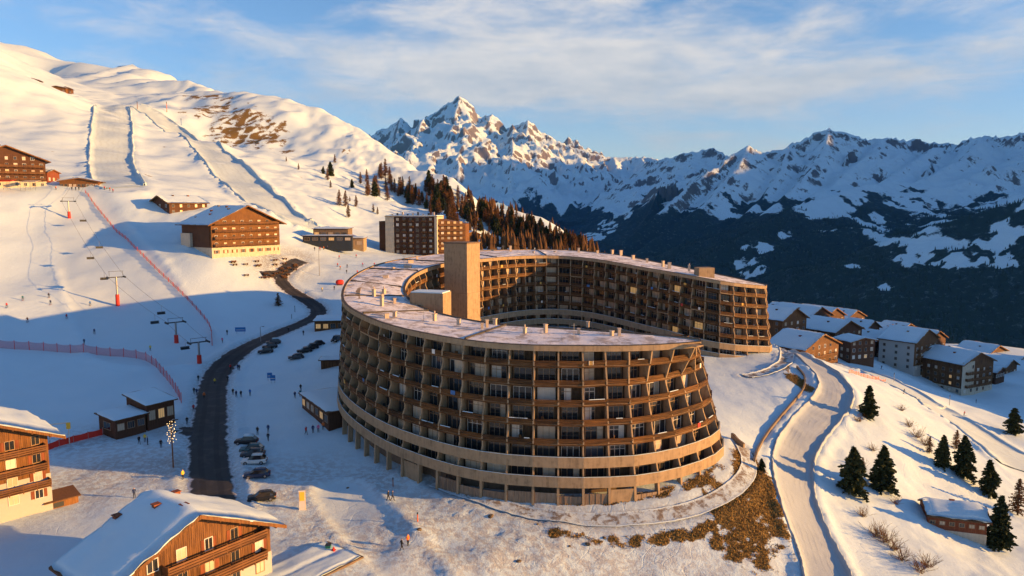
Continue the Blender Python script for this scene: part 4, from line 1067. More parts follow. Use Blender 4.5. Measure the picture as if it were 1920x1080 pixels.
# expansion joints across the roof and thin aerials
for i_ in (10, 17, 21, 25, 30, 36, 44, 52):
    if i_ >= NO-2: continue
    A = oc[i_]; j_ = int(np.argmin(np.hypot(ic[:,0]-A[0], ic[:,1]-A[1]))); B = ic[j_]; a_ = Vector(A)+Vector((0,0,.1)); b_ = Vector(B)+Vector((0,0,.1)); e_ = (b_-a_).normalized(); s_ = Vector((-e_.y, e_.x, 0))*.14; a_ += e_*.5; b_ -= e_*.5
    m = MB(); z_ = Vector((0,0,.30)); m.hexa([a_-s_, b_-s_, b_+s_, a_+s_, a_-s_+z_, b_-s_+z_, b_+s_+z_, a_+s_+z_]); bb(m, 'expansion_joint', M_asph_roof)
for i_ in (6, 14, 22, 33, 47):
    A = oc[i_]*.55+ic[int(np.argmin(np.hypot(ic[:,0]-oc[i_,0], ic[:,1]-oc[i_,1])))]*.45; m = MB(); p_ = Vector(A); m.tube([p_, p_+Vector((0,0,2.6))], .035, 5); m.box(p_.x-.5, p_.x+.5, p_.y-.02, p_.y+.02, p_.z+2.2, p_.z+2.25); bb(m, 'aerial', M_metal)

# ================================================================== HOUSES
hr = random.Random(23)
def win(par, x, y, z, w, h, nx=0, ny=-1, frame=None, pane=None, bars=2, shutters=None):
    """a window centred at (x, y, z) in the wall whose outward normal is (nx, ny)"""
    f = MB(); rz = math.atan2(nx, -ny); M = Matrix.Translation((x, y, z)) @ Matrix.Rotation(rz, 4, 'Z')
    t = .09
    for a, b, c, d in ((-w/2-t, -w/2, -h/2-t, h/2+t), (w/2, w/2+t, -h/2-t, h/2+t), (-w/2, w/2, h/2, h/2+t), (-w/2, w/2, -h/2-t, -h/2)): f.box(a, b, -.07, .02, c, d, 0, M)
    for j in range(1, bars): f.box(-w/2+w*j/bars-.03, -w/2+w*j/bars+.03, -.055, .0, -h/2, h/2, 0, M)
    if shutters is not None:
        for s in (-1, 1): f.box(s*(w/2+.12+w*.22)-w*.22, s*(w/2+.12+w*.22)+w*.22, -.06, .02, -h/2, h/2, 1, M)
    o = f.build('window', [frame or M_frame] + ([shutters] if shutters is not None else []), par)
    g = MB(); g.box(-w/2, w/2, -.03, .01, -h/2, h/2, 0, M)
    g.build('pane', pane or hr.choice(PANES), o)
    return o
def snow_sheet(W2, L0, L1, ez, rz_, thick, seed, nu=16, nv=14, rag=.30):
    """a drift lying on a gable roof: rounded lips, uneven top. x across, y along; returns a mesh builder"""
    us = np.linspace(-1, 1, nu*2+1); vs_ = np.linspace(0, 1, nv+1); U, V = np.meshgrid(us, vs_)
    X = U*W2; Y = L0+(L1-L0)*V
    X = X+rag*gnoise(Y*.7+seed, X*.2, seed)*np.abs(U)**8; Y = Y+rag*gnoise(X*.7, Y*.1+seed, seed+3)*np.abs(2*V-1)**8
    base = rz_-(rz_-ez)*np.abs(U)
    e = np.minimum(np.minimum((1-np.abs(U))*W2, V*(L1-L0)), (1-V)*(L1-L0))
    lip = np.sqrt(np.clip(1-(1-np.clip(e/.45, 0, 1))**2, 0, 1))
    Zt = base + thick*(.25+.75*lip)*(1+.35*fbm(X*.22+seed, Y*.22, 3, seed+1)) + .10*fbm(X*.5+seed, Y*.5, 3, seed) - .18*np.exp(-(U*W2/.5)**2)
    m = MB(); m.smooth = True; ny, nx = X.shape
    for j in range(ny):
        for i in range(nx): m.v.append((float(X[j,i]), float(Y[j,i]), float(Zt[j,i])))
    for j in range(ny-1):
        for i in range(nx-1): m.f.append((j*nx+i, j*nx+i+1, (j+1)*nx+i+1, (j+1)*nx+i)); m.m.append(0)
    def skirt(idx):
        b = len(m.v)
        for k in idx: v = m.v[k]; jj, ii = divmod(k, nx); m.v.append((v[0]*.995, v[1], float(base[jj, ii])-.02))
        for a in range(len(idx)-1): m.f.append((idx[a+1], idx[a], b+a, b+a+1)); m.m.append(0)
    skirt([i for i in range(nx)][::-1]); skirt([(ny-1)*nx+i for i in range(nx)]); skirt([j*nx for j in range(ny)]); skirt([j*nx+nx-1 for j in range(ny)][::-1])
    return m
SNOWN = [0]
def house(name, label, p1, p2, z, L, eave, ridge, wall, cat='house', base_h=0.0, base_mat=None, over=1.0, fo=1.2, rows=3, cols=5, sill=1.3, fh=2.7, balc=(), wins_side=2, pane=None, shut=None, chim=((.3, .5, .9),), group=None, thick=.42, rafters=False, side_l=None, wz=1.25, ww=1.1, boards=False, brace=False, dep=3.0, attic=True, snowN=14):
    p1 = Vector((p1[0], p1[1], 0)); p2 = Vector((p2[0], p2[1], 0)); W = (p2-p1).length; rz = math.atan2(p2.y-p1.y, p2.x-p1.x)
    mid = (p1+p2)/2; root = empty(name, (mid.x, mid.y, z), rz); tag(root, label, cat, group); w = W/2
    pitch = (ridge-eave)/w
    m = MB(); b0 = base_h
    m.prism([(-w, 0, b0), (w, 0, b0), (w, 0, eave), (0, 0, ridge), (-w, 0, eave)], (0, L, 0))
    m.build('wall', wall, root)
    if b0 > 0 or dep:
        m = MB(); e = .06 if b0 > 0 else 0.0
        m.box(-w-e, w+e, -e, L+e, -dep, b0, 0); m.build('base_storey', (base_mat or M_white) if b0 > 0 else wall, root)
    # timber roof deck, barge boards, snow
    ez = ridge-pitch*(w+over)
    m = MB(); th = .22
    m.prism([(-w-over, -fo, ez), (0, -fo, ridge), (w+over, -fo, ez), (w+over, -fo, ez+th), (0, -fo, ridge+th+.03), (-w-over, -fo, ez+th)], (0, L+2*fo*.8, 0))
    rf = m.build('roof', M_soffit, root)
    for s in (-1, 1):
        m = MB(); q = [(0, -fo-.10, ridge-.20), (s*(w+over+.02), -fo-.10, ez-.20), (s*(w+over+.02), -fo-.10, ez+th+.02), (0, -fo-.10, ridge+th+.02)]
        m.prism(q if s > 0 else q[::-1], (0, .09, 0)); m.build('barge_board', M_honey, rf)
        m = MB(); m.box(s*(w+over)-.06, s*(w+over)+.06, -fo, L+fo*.6, ez-.06, ez+th-.02); m.build('eaves_board', M_soffit, rf)
    SNOWN[0] += 1
    snow_sheet(w+over-.08, -fo+.02, L+fo*.6-.04, ez+th, ridge+th+.03, thick, SNOWN[0]*7, snowN, 10).build('snow_cover', M_snow_roof, rf)
    if rafters:
        n = max(3, int(W/2.2))
        for i in range(n+1):
            x = -w+W*i/n; zz = ridge-pitch*abs(x)-.22; m = MB(); m.box(x-.09, x+.09, -fo+.05, .02, zz-.13, zz+.09); m.build('purlin', M_honey, root)
    for cx, cy, ch in chim:
        x = (cx*2-1)*w; y = cy*L; zz = ridge-pitch*abs(x)
        m = MB(); m.box(x-.35, x+.35, y-.35, y+.35, zz-.3, zz+thick+ch); m.box(x-.45, x+.45, y-.45, y+.45, zz+thick+ch, zz+thick+ch+.12); m.build('chimney', hr.choice((M_redwood, M_conc_d, M_brown)), rf)
    # front windows
    for r in range(rows):
        zz = sill+r*fh
        for c in range(cols):
            x = -w+W*(c+.5)/cols
            top = ridge-pitch*abs(x)
            if zz+wz/2+.35 > top: continue
            win(root, x, -.02-(.06 if zz < b0 else 0), zz, ww*hr.uniform(.85, 1.12), wz, pane=pane, frame=hr.choice((M_frame, M_frame_w)), shutters=shut if hr.random() < .7 else None)
    for s, sd in ((-1, -1), (1, 1)):
        n = wins_side
        for r in range(rows):
            zz = sill+r*fh
            if zz+wz/2 > eave-.2: continue
            for c in range(n): win(root, s*(w+.02+(.06 if zz < b0 else 0)), L*(c+.5)/n, zz, ww*.9, wz*.95, s, 0, pane=pane, frame=M_frame)
    for bz, x0, x1, dp, mat in balc:
        m = MB(); a, b = -w+W*x0, -w+W*x1
        m.box(a, b, -dp, 0, bz-.12, bz); bo = m.build('balcony', M_soffit, root)
        for zz in (.12, .44, .76):
            m = MB(); m.box(a, b, -dp-.03, -dp+.04, bz+zz, bz+zz+.24); m.build('rail_board', mat, bo)
        n = max(2, int((b-a)/1.6)); m = MB()
        for s in (a, b):
            m = MB(); m.box(s-.05, s+.05, -dp, 0, bz+.1, bz+1.0); m.build('side_rail', mat, bo)
        for i in range(n+1):
            x = lerp(a+.06, b-.06, i/n); m = MB(); m.box(x-.06, x+.06, -dp+.05, -dp+.17, bz-.3, bz+1.05); m.build('rail_post', M_honey, bo)
    if boards:
        # vertical cladding boards with raised joints: too fine to pick apart one by one
        m = MB(); n = int(W/.24)
        for i in range(n):
            x0 = -w+W*i/n; x1 = x0+W/n-.03; o = hr.uniform(.012, .045); t0 = min(ridge-pitch*abs(x0), ridge-pitch*abs(x1))-.02
            m.box(x0, x1, -o, -.001, b0+.02, t0)
        stuff(m.build('cladding_board', wall, root))
    return root
def at(px, d, z=-24.0): return ((px-960)/FPX*(d*math.cos(PITCH)+(ZC-z)*math.sin(PITCH)), d)      # ground plan point seen in a column at a distance
def gx(px, py, d): p = P(px, py, d); return (p.x, p.y)

# big sunlit hotel above the road
hz_ = P(398, 480, 268).z
hot = house('hotel', 'large gabled timber hotel with cream ground floor above the bend of the road', gx(398,480,268), gx(525,466,292), hz_, 20, 12.2, 18.6, M_honey, 'hotel', 3.0, M_conc_w, 2.2, 1.8, 5, 8, 1.4, 2.75,
      balc=[(3.3+2.75*k, .03, .97, 1.2, M_larch_h) for k in range(4)], wins_side=0, chim=((.36,.25,.5),(.2,.5,.5),(.3,.7,.6),(.42,.45,.6),(.45,.8,.5),(.12,.8,.3)), rafters=True, shut=M_larch, dep=6, thick=.3)
m = MB(); m.box(-15.1, -14.9, 1, 19.9, 3.0, 12.4); m.build('side_shade_sheet', M_brown, hot)  # darker brown puts the shade of the hotel's sunless side into its colour
for y0, y1 in ((12.5, 19.0),): m = MB(); m.box(-16.2, -15.12, y0, y1, 3, 8.2); m.build('side_stair', M_conc_w, hot)
# hotel at the left edge
lz = P(88, 353, 318).z
lh = house('hotel', 'timber hotel with lit windows at the head of the chairlift', gx(-60,356,300), gx(88,353,318), lz, 16, 12.0, 17.6, M_brown, 'hotel', 2.9, M_conc_w, 2.0, 1.6, 5, 9, 1.5, 2.75,
      balc=[(3.2+2.75*k, .02, .98, 1.1, M_larch_h) for k in range(3)], wins_side=3, pane=None, rafters=True, dep=4, chim=((.45,.4,.8),))
a = gx(90,352,320); b = gx(113,352,330)
an = house('annexe', 'low red timber annexe against the hotel at the chairlift head', a, b, lz, 9, 7.0, 8.2, M_redwood, 'annexe', 2.6, M_conc_w, .5, .5, 2, 3, 1.4, 2.7, chim=(), dep=4)
a = gx(112,352,318); b = gx(185,352,322)
tb = house('terrace_restaurant', 'long low wooden restaurant with snowy roof beside the annexe', a, b, lz-.2, 8, 3.2, 4.6, M_honey, 'restaurant', 0, None, .8, .8, 1, 9, 1.4, 2.7, chim=((.3,.5,.5),), dep=4)
# awnings of the terrace
for px0, px1, col, nm in ((-10, 44, M_red, 'red'), (46, 84, M_yellow, 'cream')):
    p = G(px0, 355); q = G(px1, 355); r = empty('awning', ((p.x+q.x)/2, p.y-1.0, lz-.2)); tag(r, ('long red' if nm == 'red' else 'short yellow')+' awning over the terrace below the left hotel', 'awning')
    hw = abs(q.x-p.x)/2; m = MB(); m.prism([(-hw,-2,2.5),(-hw,2,3.3),(-hw,2,3.38),(-hw,-2,2.58)], (2*hw,0,0)); m.build('canvas', M_conc_w if nm == 'cream' else M_red, r)
    for i in range(4): m = MB(); x = lerp(-hw+.2, hw-.2, i/3); m.box(x-.05, x+.05, -1.95, -1.85, -1, 2.55); m.build('post', M_metal, r)
# chalet between the pistes
cz = min(H(*gx(317,381,308)), H(*gx(282,374,318)))-.3
house('chalet', 'two storey timber chalet alone between the two groomed pistes', gx(282,374,318), gx(317,381,308), cz, 17, 5.2, 8.0, M_brown, 'chalet', 0, None, 1.2, 1.2, 2, 3, 1.3, 2.5, wins_side=5, chim=((.6,.3,.5),(.6,.7,.5)), dep=4, balc=[])
# huts on the skyline shoulder
for px, py, d, W, L, e, nm, lab in ((56,158,655,12,10,4,'hut','dark timber hut on the upper left skyline'), (104,172,690,16,10,4.5,'hut','long wooden mountain restaurant on the upper left slope'), (122,180,695,9,8,5,'hut','pale flat fronted hut at the right end of the upper restaurant')):
    p = P(px, py, d); z = H(p.x, p.y)
    house(nm, lab, (p.x-W/2, p.y), (p.x+W/2, p.y+3), z-.5, L, e, e+1.6, M_brown if px < 60 else M_honey, 'hut', 0, None, .8, .8, 1, 4, 2.0, 2.5, wins_side=0, chim=(), dep=6)
# front chalet, bottom of the picture
fz = -.9
fc = house('chalet', 'nearest timber chalet with deep snow on its roof and carved balconies', (-42.2,70.8), (-30.4,86.5), fz-.9, 9.6, 6.6, 11.2, M_larch, 'chalet', 2.9, M_white, 1.35, 1.5, 3, 6, 1.5, 2.75,
      balc=[(2.95, .42, .93, 1.4, M_larch_h), (5.7, .30, .93, 1.5, M_larch_h)], wins_side=2, rafters=True, boards=True, shut=M_redwood, thick=.58, chim=((.62,.85,.35),(.42,.55,.45),(.5,.2,.0),(.28,.95,.35)), ww=1.0, wz=1.35, snowN=26, dep=3)
# left chalet
lc = house('chalet', 'tall timber chalet at the left edge with three tiers of balconies', (-80.6,93.0), (-69.9,105.2), -.2, 16, 10.6, 14.2, M_honey, 'chalet', 4.4, M_white, 1.9, 1.7, 4, 5, 1.6, 2.75,
      balc=[(2.9, .0, .98, 1.5, M_larch_h), (5.6, .0, .96, 1.6, M_larch_h), (8.3, .0, .96, 1.5, M_larch_h)], wins_side=2, rafters=True, boards=True, shut=M_redwood, thick=.75, chim=((.6,.6,.9),), snowN=22)
# woodshed and steps beside the left chalet
p = G(112, 945); r = empty('wooden_shed', (p.x, p.y, p.z), R(48)); tag(r, 'low open timber shed beside the left chalet', 'shed')
m = MB(); m.box(-2.2, 2.2, -1.4, 1.4, -.3, 1.1); m.build('wall', M_honey, r); m = MB(); m.prism([(-2.5,-1.8,1.1),(-2.5,1.8,1.75),(-2.5,1.8,1.9),(-2.5,-1.8,1.25)], (5,0,0)); m.build('roof', M_soffit, r)
m = MB(); m.box(-1.2, .2, -1.43, -1.38, .1, .85); m.build('opening', M_dark, r)
# low snowy roof right of the front chalet with a dark kerb
p = G(575, 1062); r = empty('garage', (p.x+.5, p.y, p.z-1.2), R(53)); tag(r, 'flat snowed-over garage roof beside the nearest chalet', 'garage')
m = MB(); m.box(-7, 5.5, -3.6, 3.4, -2, 1.2); m.build('wall', M_redwood, r); m = MB(); m.box(-7.2, 5.7, -3.8, 3.6, 1.2, 1.42); ro = m.build('roof', M_conc_d, r)
snow_sheet(3.5, -7.0, 5.5, 1.42, 1.5, .35, 71).build('snow_cover', M_snow_roof, ro).rotation_euler = (0, 0, R(-90))
# dark ticket huts on the plaza
def flat_hut(name, label, corner, e1, l1, l2, z, h, wall, cat='hut', drop=.5, nwin=3, group=None, thick=.35, lit=True, dep=2.0):
    """box with a slightly sloped snowy roof; e1 runs along the long front from the corner, the body lies to its left"""
    rz = math.atan2(e1[1], e1[0]); r = empty(name, (corner[0], corner[1], z), rz); tag(r, label, cat, group)
    m = MB(); m.hexa([(0,0,-dep),(l1,0,-dep),(l1,l2,-dep),(0,l2,-dep),(0,0,h),(l1,0,h),(l1,l2,h+drop),(0,l2,h+drop)]); m.build('wall', wall, r)
    o = .6; m = MB(); m.hexa([(-o,-o,h),(l1+o,-o,h),(l1+o,l2+o,h+drop),(-o,l2+o,h+drop),(-o,-o,h+.2),(l1+o,-o,h+.2),(l1+o,l2+o,h+drop+.2),(-o,l2+o,h+drop+.2)]); rf = m.build('roof', M_soffit, r)
    nu, nv = 12, 8; m = MB(); m.smooth = True
    for j in range(nv+1):
        for i in range(nu+1):
            u, v = i/nu, j/nv; x = lerp(-o+.08, l1+o-.08, u); y = lerp(-o+.08, l2+o-.08, v); e = min(min(u, 1-u)*l1, min(v, 1-v)*l2)
            m.v.append((x, y, h+.2+drop*v+(thick*(.3+.7*math.sqrt(min(1, e/.4))) if e > 0 else 0.0)+.04*math.sin(x*1.3+y)))
    for j in range(nv):
        for i in range(nu): k = j*(nu+1)+i; m.f.append((k, k+1, k+nu+2, k+nu+1)); m.m.append(0)
    m.build('snow_cover', M_snow_roof, rf)
    for i in range(nwin):
        x = l1*(i+.5)/nwin; win(r, x, -.02, h*.52, l1/nwin*.62, h*.42, pane=hr.choice((M_curtain, M_glass, M_lit, M_glass_b)) if lit else None, bars=3)
    win(r, -.02, l2*.5, h*.52, l2*.4, h*.45, -1, 0, pane=hr.choice((M_glass, M_curtain_w)))
    return r
e1 = Vector((.55, .83)).normalized()
flat_hut('ticket_hut', 'low dark hut beside the red banner barrier', (-77.0,136.0), e1, 6.0, 6.2, -.1, 3.0, M_brown, nwin=3)
flat_hut('ticket_hut', 'taller dark hut with upswept snowy roof beside the asphalt road', (-77.0+e1.x*6.4, 136.0+e1.y*6.4), e1, 5.8, 7.6, .0, 4.4, M_brown, drop=1.2, nwin=3)
# shop built against the horseshoe
f1_ = Vector(gx(567,777,153)); f2_ = Vector(gx(617,815,138.5)); e = (f2_-f1_).normalized()
flat_hut('shop', 'flat roofed shop with snowy roof built against the horseshoe building', (f1_.x, f1_.y), e, (f2_-f1_).length, 8.0, .6, 3.3, M_brown, 'shop', .15, 6)
p = G(590, 622); flat_hut('kiosk', 'long low glazed kiosk behind the parked cars', (p.x, p.y), Vector((1, .12)).normalized(), 11.5, 9, p.z, 3.3, M_honey, 'kiosk', .3, 5)
p = G(602, 693); flat_hut('bin_store', 'small timber bin store beside the curved facade', (p.x, p.y), Vector((1, .1)).normalized(), 4.6, 3.6, p.z, 2.4, M_larch, 'shed', .1, 0, thick=.16)
# ski school building and nursery slope shelter behind the hotel
p = P(588, 462, 335); z = H(p.x, p.y)
flat_hut('ski_school', 'dark flat roofed ski school building beyond the sunlit hotel', (p.x, p.y), Vector((1, .05)).normalized(), 16, 12, z, 5.6, M_conc_d, 'building', .2, 5, dep=4)
p = P(650, 458, 345); z = H(p.x, p.y)
flat_hut('ski_school', 'lower pale concrete wing of the ski school building', (p.x, p.y), Vector((1, .05)).normalized(), 8, 10, z, 4.4, M_conc, 'building', .2, 2, dep=4)
p = P(568, 460, 325); z = H(p.x, p.y)
flat_hut('deck_shelter', 'long low shelter with pale roof in front of the ski school', (p.x, p.y), Vector((1, .03)).normalized(), 22, 3, z, 2.9, M_dark, 'shelter', .1, 6, dep=4, thick=.2)
# tower block behind the horseshoe
tp = P(724, 474, 365); tz_ = tp.z-1; tr = empty('tower_block', (tp.x, tp.y, tz_), R(-7)); tag(tr, 'dark flat roofed tower block with pale concrete piers behind the horseshoe building', 'building')
TW, TD, TH = 26.5, 15.0, P(770, 405, 368).z-tz_
m = MB(); m.box(4.4, TW-1.2, 0, TD, -8, TH-.6); m.build('wall', M_brown, tr)
m = MB(); m.box(0, 4.4, -.6, TD+.4, -8, TH-.3); m.build('concrete_pier', M_conc_w, tr); m = MB(); m.box(TW-1.2, TW+.1, -.6, TD, -8, TH-.3); m.build('concrete_pier', M_conc_w, tr)
m = MB(); m.box(-.2, TW+.3, -.9, TD+.6, TH-.3, TH+.1); rf = m.build('roof', M_conc, tr); m = MB(); m.box(.2, TW-.1, -.5, TD+.2, TH+.1, TH+.4); m.build('snow_cover', M_snow_roof, rf)
m = MB(); m.box(-4, 0, 2, TD, -8, TH-2.6); m.build('side_wing', M_brown, tr)
for r_ in range(7):
    for c in range(6):
        win(tr, 6.2+c*3.4, -.03, 1.6+r_*2.72, 1.25, 1.35, pane=hr.choice((M_glass, M_curtain, M_curtain_w, M_glass, M_curtain)))
        if c in (1, 2, 4, 5):
            m = MB(); m.box(5.0+c*3.4, 7.6+c*3.4, -1.0, 0, .35+r_*2.72, 1.1+r_*2.72); m.build('balcony', M_balc, tr)
for i in range(9): m = MB(); x = 2+i*2.7; m.box(x-.4, x+.4, 5, 5.8, TH+.3, TH+1.0+.5*(i % 3)); m.build('roof_vent', M_dark if i % 2 else M_vent, tr)
m = MB(); m.hexa([(TW+.1,2,-8),(TW+13,8,-8),(TW+13,18,-8),(TW+.1,18,-8),(TW+.1,2,TH-1.5),(TW+13,8,TH-4),(TW+13,18,TH-4),(TW+.1,18,TH-1.5)]); m.build('east_wing', M_honey, tr)
ang = math.atan2(6, 12.9); ex = Vector((math.cos(ang), math.sin(ang), 0)); en = Vector((math.sin(ang), -math.cos(ang), 0))
for r_ in range(6):
    A = Vector((TW+.3, 2.1, 0))+en*.05; z0 = 1.5+r_*2.6
    m = MB(); p_ = [A+en*1.1, A+ex*13.6+en*1.1, A+ex*13.6, A]; m.hexa([q+Vector((0,0,z0)) for q in p_]+[q+Vector((0,0,z0+.95)) for q in p_]); m.build('balcony', M_larch_h, tr)
    for c in range(4):
        q = A+ex*(2+c*3.2); win(tr, q.x+en.x*.02, q.y+en.y*.02, z0+1.75, 1.3, 1.1, en.x, en.y, pane=hr.choice((M_curtain, M_lit, M_curtain_w)))
p = P(872, 462, 430); house('chalet', 'small sunlit chalet right of the tower block', (p.x, p.y), (p.x+9, p.y+6), H(p.x, p.y)-1, 12, 4.5, 6.5, M_honey, 'chalet', 0, None, .8, .8, 2, 3, 1.5, 2.5, wins_side=3, chim=(), dep=6)
p = P(893, 466, 415); house('chalet', 'snowy roofed chalet just above the concrete tower', (p.x, p.y), (p.x+8, p.y+4), H(p.x, p.y)-2, 9, 4.0, 5.6, M_conc_w, 'chalet', 0, None, .8, .8, 1, 3, 1.8, 2.5, wins_side=2, chim=((.3,.4,.6),), dep=6)
# village on the right: (left gable corner px, distance), gable width, turn, depth, eaves, rise
def vill(label, px, d, W, ang, L, eave, rise, wall, rows, cols, base=0.0, bm=None, dz=0.0, balc=0, chim=((.3,.4,.5),(.55,.7,.4)), pane=None, z=None, **kw):
    x, y = at(px, d); n = Vector((math.cos(R(ang)), math.sin(R(ang))))
    q = (x+n.x*W, y+n.y*W); zz = min(H(x, y), H(*q))+dz if z is None else z
    bl = [(2.9+2.7*k, .1, .9, 1.1, M_larch_h) for k in range(balc)]
    fl = kw.pop('flank', False)
    hs_ = house('village_house', label, (x, y), q, zz, L, eave, eave+rise, wall, 'house', base, bm, .9, .9, rows, cols, 1.4, 2.7, balc=bl, wins_side=kw.pop('ws', 3), chim=chim, dep=7, pane=pane, group=None, thick=.38, **kw)
    if fl:
        m = MB(); m.box(-W/2-.12, -W/2-.03, .2, L-.2, 0, eave-.1); m.build('white_flank', M_white, hs_)
        for r_ in range(4):
            for c_ in range(3): win(hs_, -W/2-.14, L*(c_+.5)/3, 2.0+r_*2.7, .9, 1.1, -1, 0, pane=M_glass)
    return hs_
vill('brown gabled house just below the far end of the horseshoe', 1504, 250, 23, 37, 15, 9.6, 4.4, M_larch, 4, 6, z=P(1589,692,262).z, balc=2)
vill('brown house half hidden behind the horseshoe\'s far end', 1463, 285, 16, 34, 16, 8.5, 4.2, M_larch, 3, 4, z=P(1480,640,285).z)
vill('broad snowy roof behind the brown gabled house', 1512, 330, 20, 35, 22, 7, 4.4, M_brown, 3, 5, z=P(1520,625,330).z)
vill('dark gabled house with a sagging snowy roof', 1562, 296, 19, 32, 18, 8.2, 4.0, M_brown, 3, 5, z=P(1600,656,300).z)
vill('low dark house with two small snow roofs beside the piste', 1592, 275, 12, 20, 9, 7.5, 1.2, M_brown, 3, 4, z=P(1612,676,276).z, chim=())
vill('tall dark house between the two gabled rows', 1640, 318, 15, 30, 17, 10.5, 3.2, M_brown, 3, 4, z=P(1660,682,318).z)
vill('snowy roof at the back of the village near the valley edge', 1600, 365, 16, 30, 18, 6.5, 3.6, M_brown, 2, 4, z=P(1620,640,365).z)
vill('rearmost house of the village row', 1652, 380, 18, 32, 16, 7.0, 3.8, M_brown, 2, 4, z=P(1670,648,380).z)
vill('house with white side wall and long snowy roof', 1713, 298, 22, 38, 15, 12.6, 4.4, M_larch, 4, 5, z=P(1713,698,298).z, balc=3, base=2.5, bm=M_white, flank=True)
vb = vill('large apartment block with cream corner and dark windowed flank', 1804, 286, 20.5, 26, 19, 12.6, 4.0, M_larch, 4, 5, z=P(1804,741,286).z, balc=3, base=2.6, bm=M_conc_w, ws=6)
m = MB(); m.box(-10.4, -2.6, -.10, -.01, -2, 13.4); m.build('cream_panel', M_conc_w, vb)
for r_ in range(4): win(vb, -3.6, -.13, 3.0+r_*2.7, .8, 1.3, pane=M_glass)
vill('house with dark gable beyond the apartment block', 1850, 350, 22, 30, 16, 6.0, 4.2, M_brown, 2, 5, z=P(1870,690,350).z)
vill('small house at the right edge below the apartment block', 1886, 318, 11, 32, 10, 4.4, 2.6, M_larch, 1, 3, z=P(1890,706,318).z, chim=())
vill('last low house at the right edge of the village', 1905, 340, 12, 30, 12, 4.5, 2.6, M_brown, 1, 3, z=P(1910,700,340).z, chim=())
vill('snow covered house at the far left of the village row', 1545, 350, 17, 35, 18, 6.0, 4.0, M_brown, 2, 4, z=P(1560,618,350).z)
vill('steep snowy roof between the tall dark house and the white walled house', 1684, 345, 14, 34, 14, 8.5, 4.0, M_brown, 2, 4, z=P(1690,668,345).z)
for lab, px, d, W_, L_, e_, rs_, z_ in (('small snowy roof tucked behind the dark gabled house', 1622, 335, 11, 12, 6, 3.2, P(1640,640,335).z), ('snowy roof right behind the house with white side wall', 1742, 340, 15, 16, 8, 3.6, P(1760,668,340).z), ('low roof at the back edge above the valley, middle of the village', 1690, 400, 16, 14, 6, 3.4, P(1700,640,400).z), ('low snowy shed in front of the last houses', 1868, 300, 8, 8, 3.2, 1.6, P(1880,712,300).z), ('back row house nearest the horseshoe', 1480, 350, 15, 16, 6, 3.8, P(1490,612,350).z), ('back row house above the dark gabled house', 1588, 400, 17, 14, 6, 3.6, P(1600,616,400).z)):
    vill(lab, px, d, W_, 33, L_, e_, rs_, M_brown, 2, 4, z=z_)
# hut on the sunny slope, right
q1 = Vector(gx(1736,990,121)); q2 = Vector(gx(1848,1020,117))
hu = house('hut', 'long brown hut with drifted snow roof on the sunny slope', (q2.x, q2.y), (q2.x+2.0, q2.y+6.0), H(q2.x-4, q2.y)+.45, (q2-q1).length, 2.9, 4.1, M_redwood, 'hut', .5, M_conc_w, .55, .5, 1, 2, 1.7, 2.5, wins_side=6, chim=((.6,.5,.15),), thick=.5, wz=.6, ww=.8, dep=3)

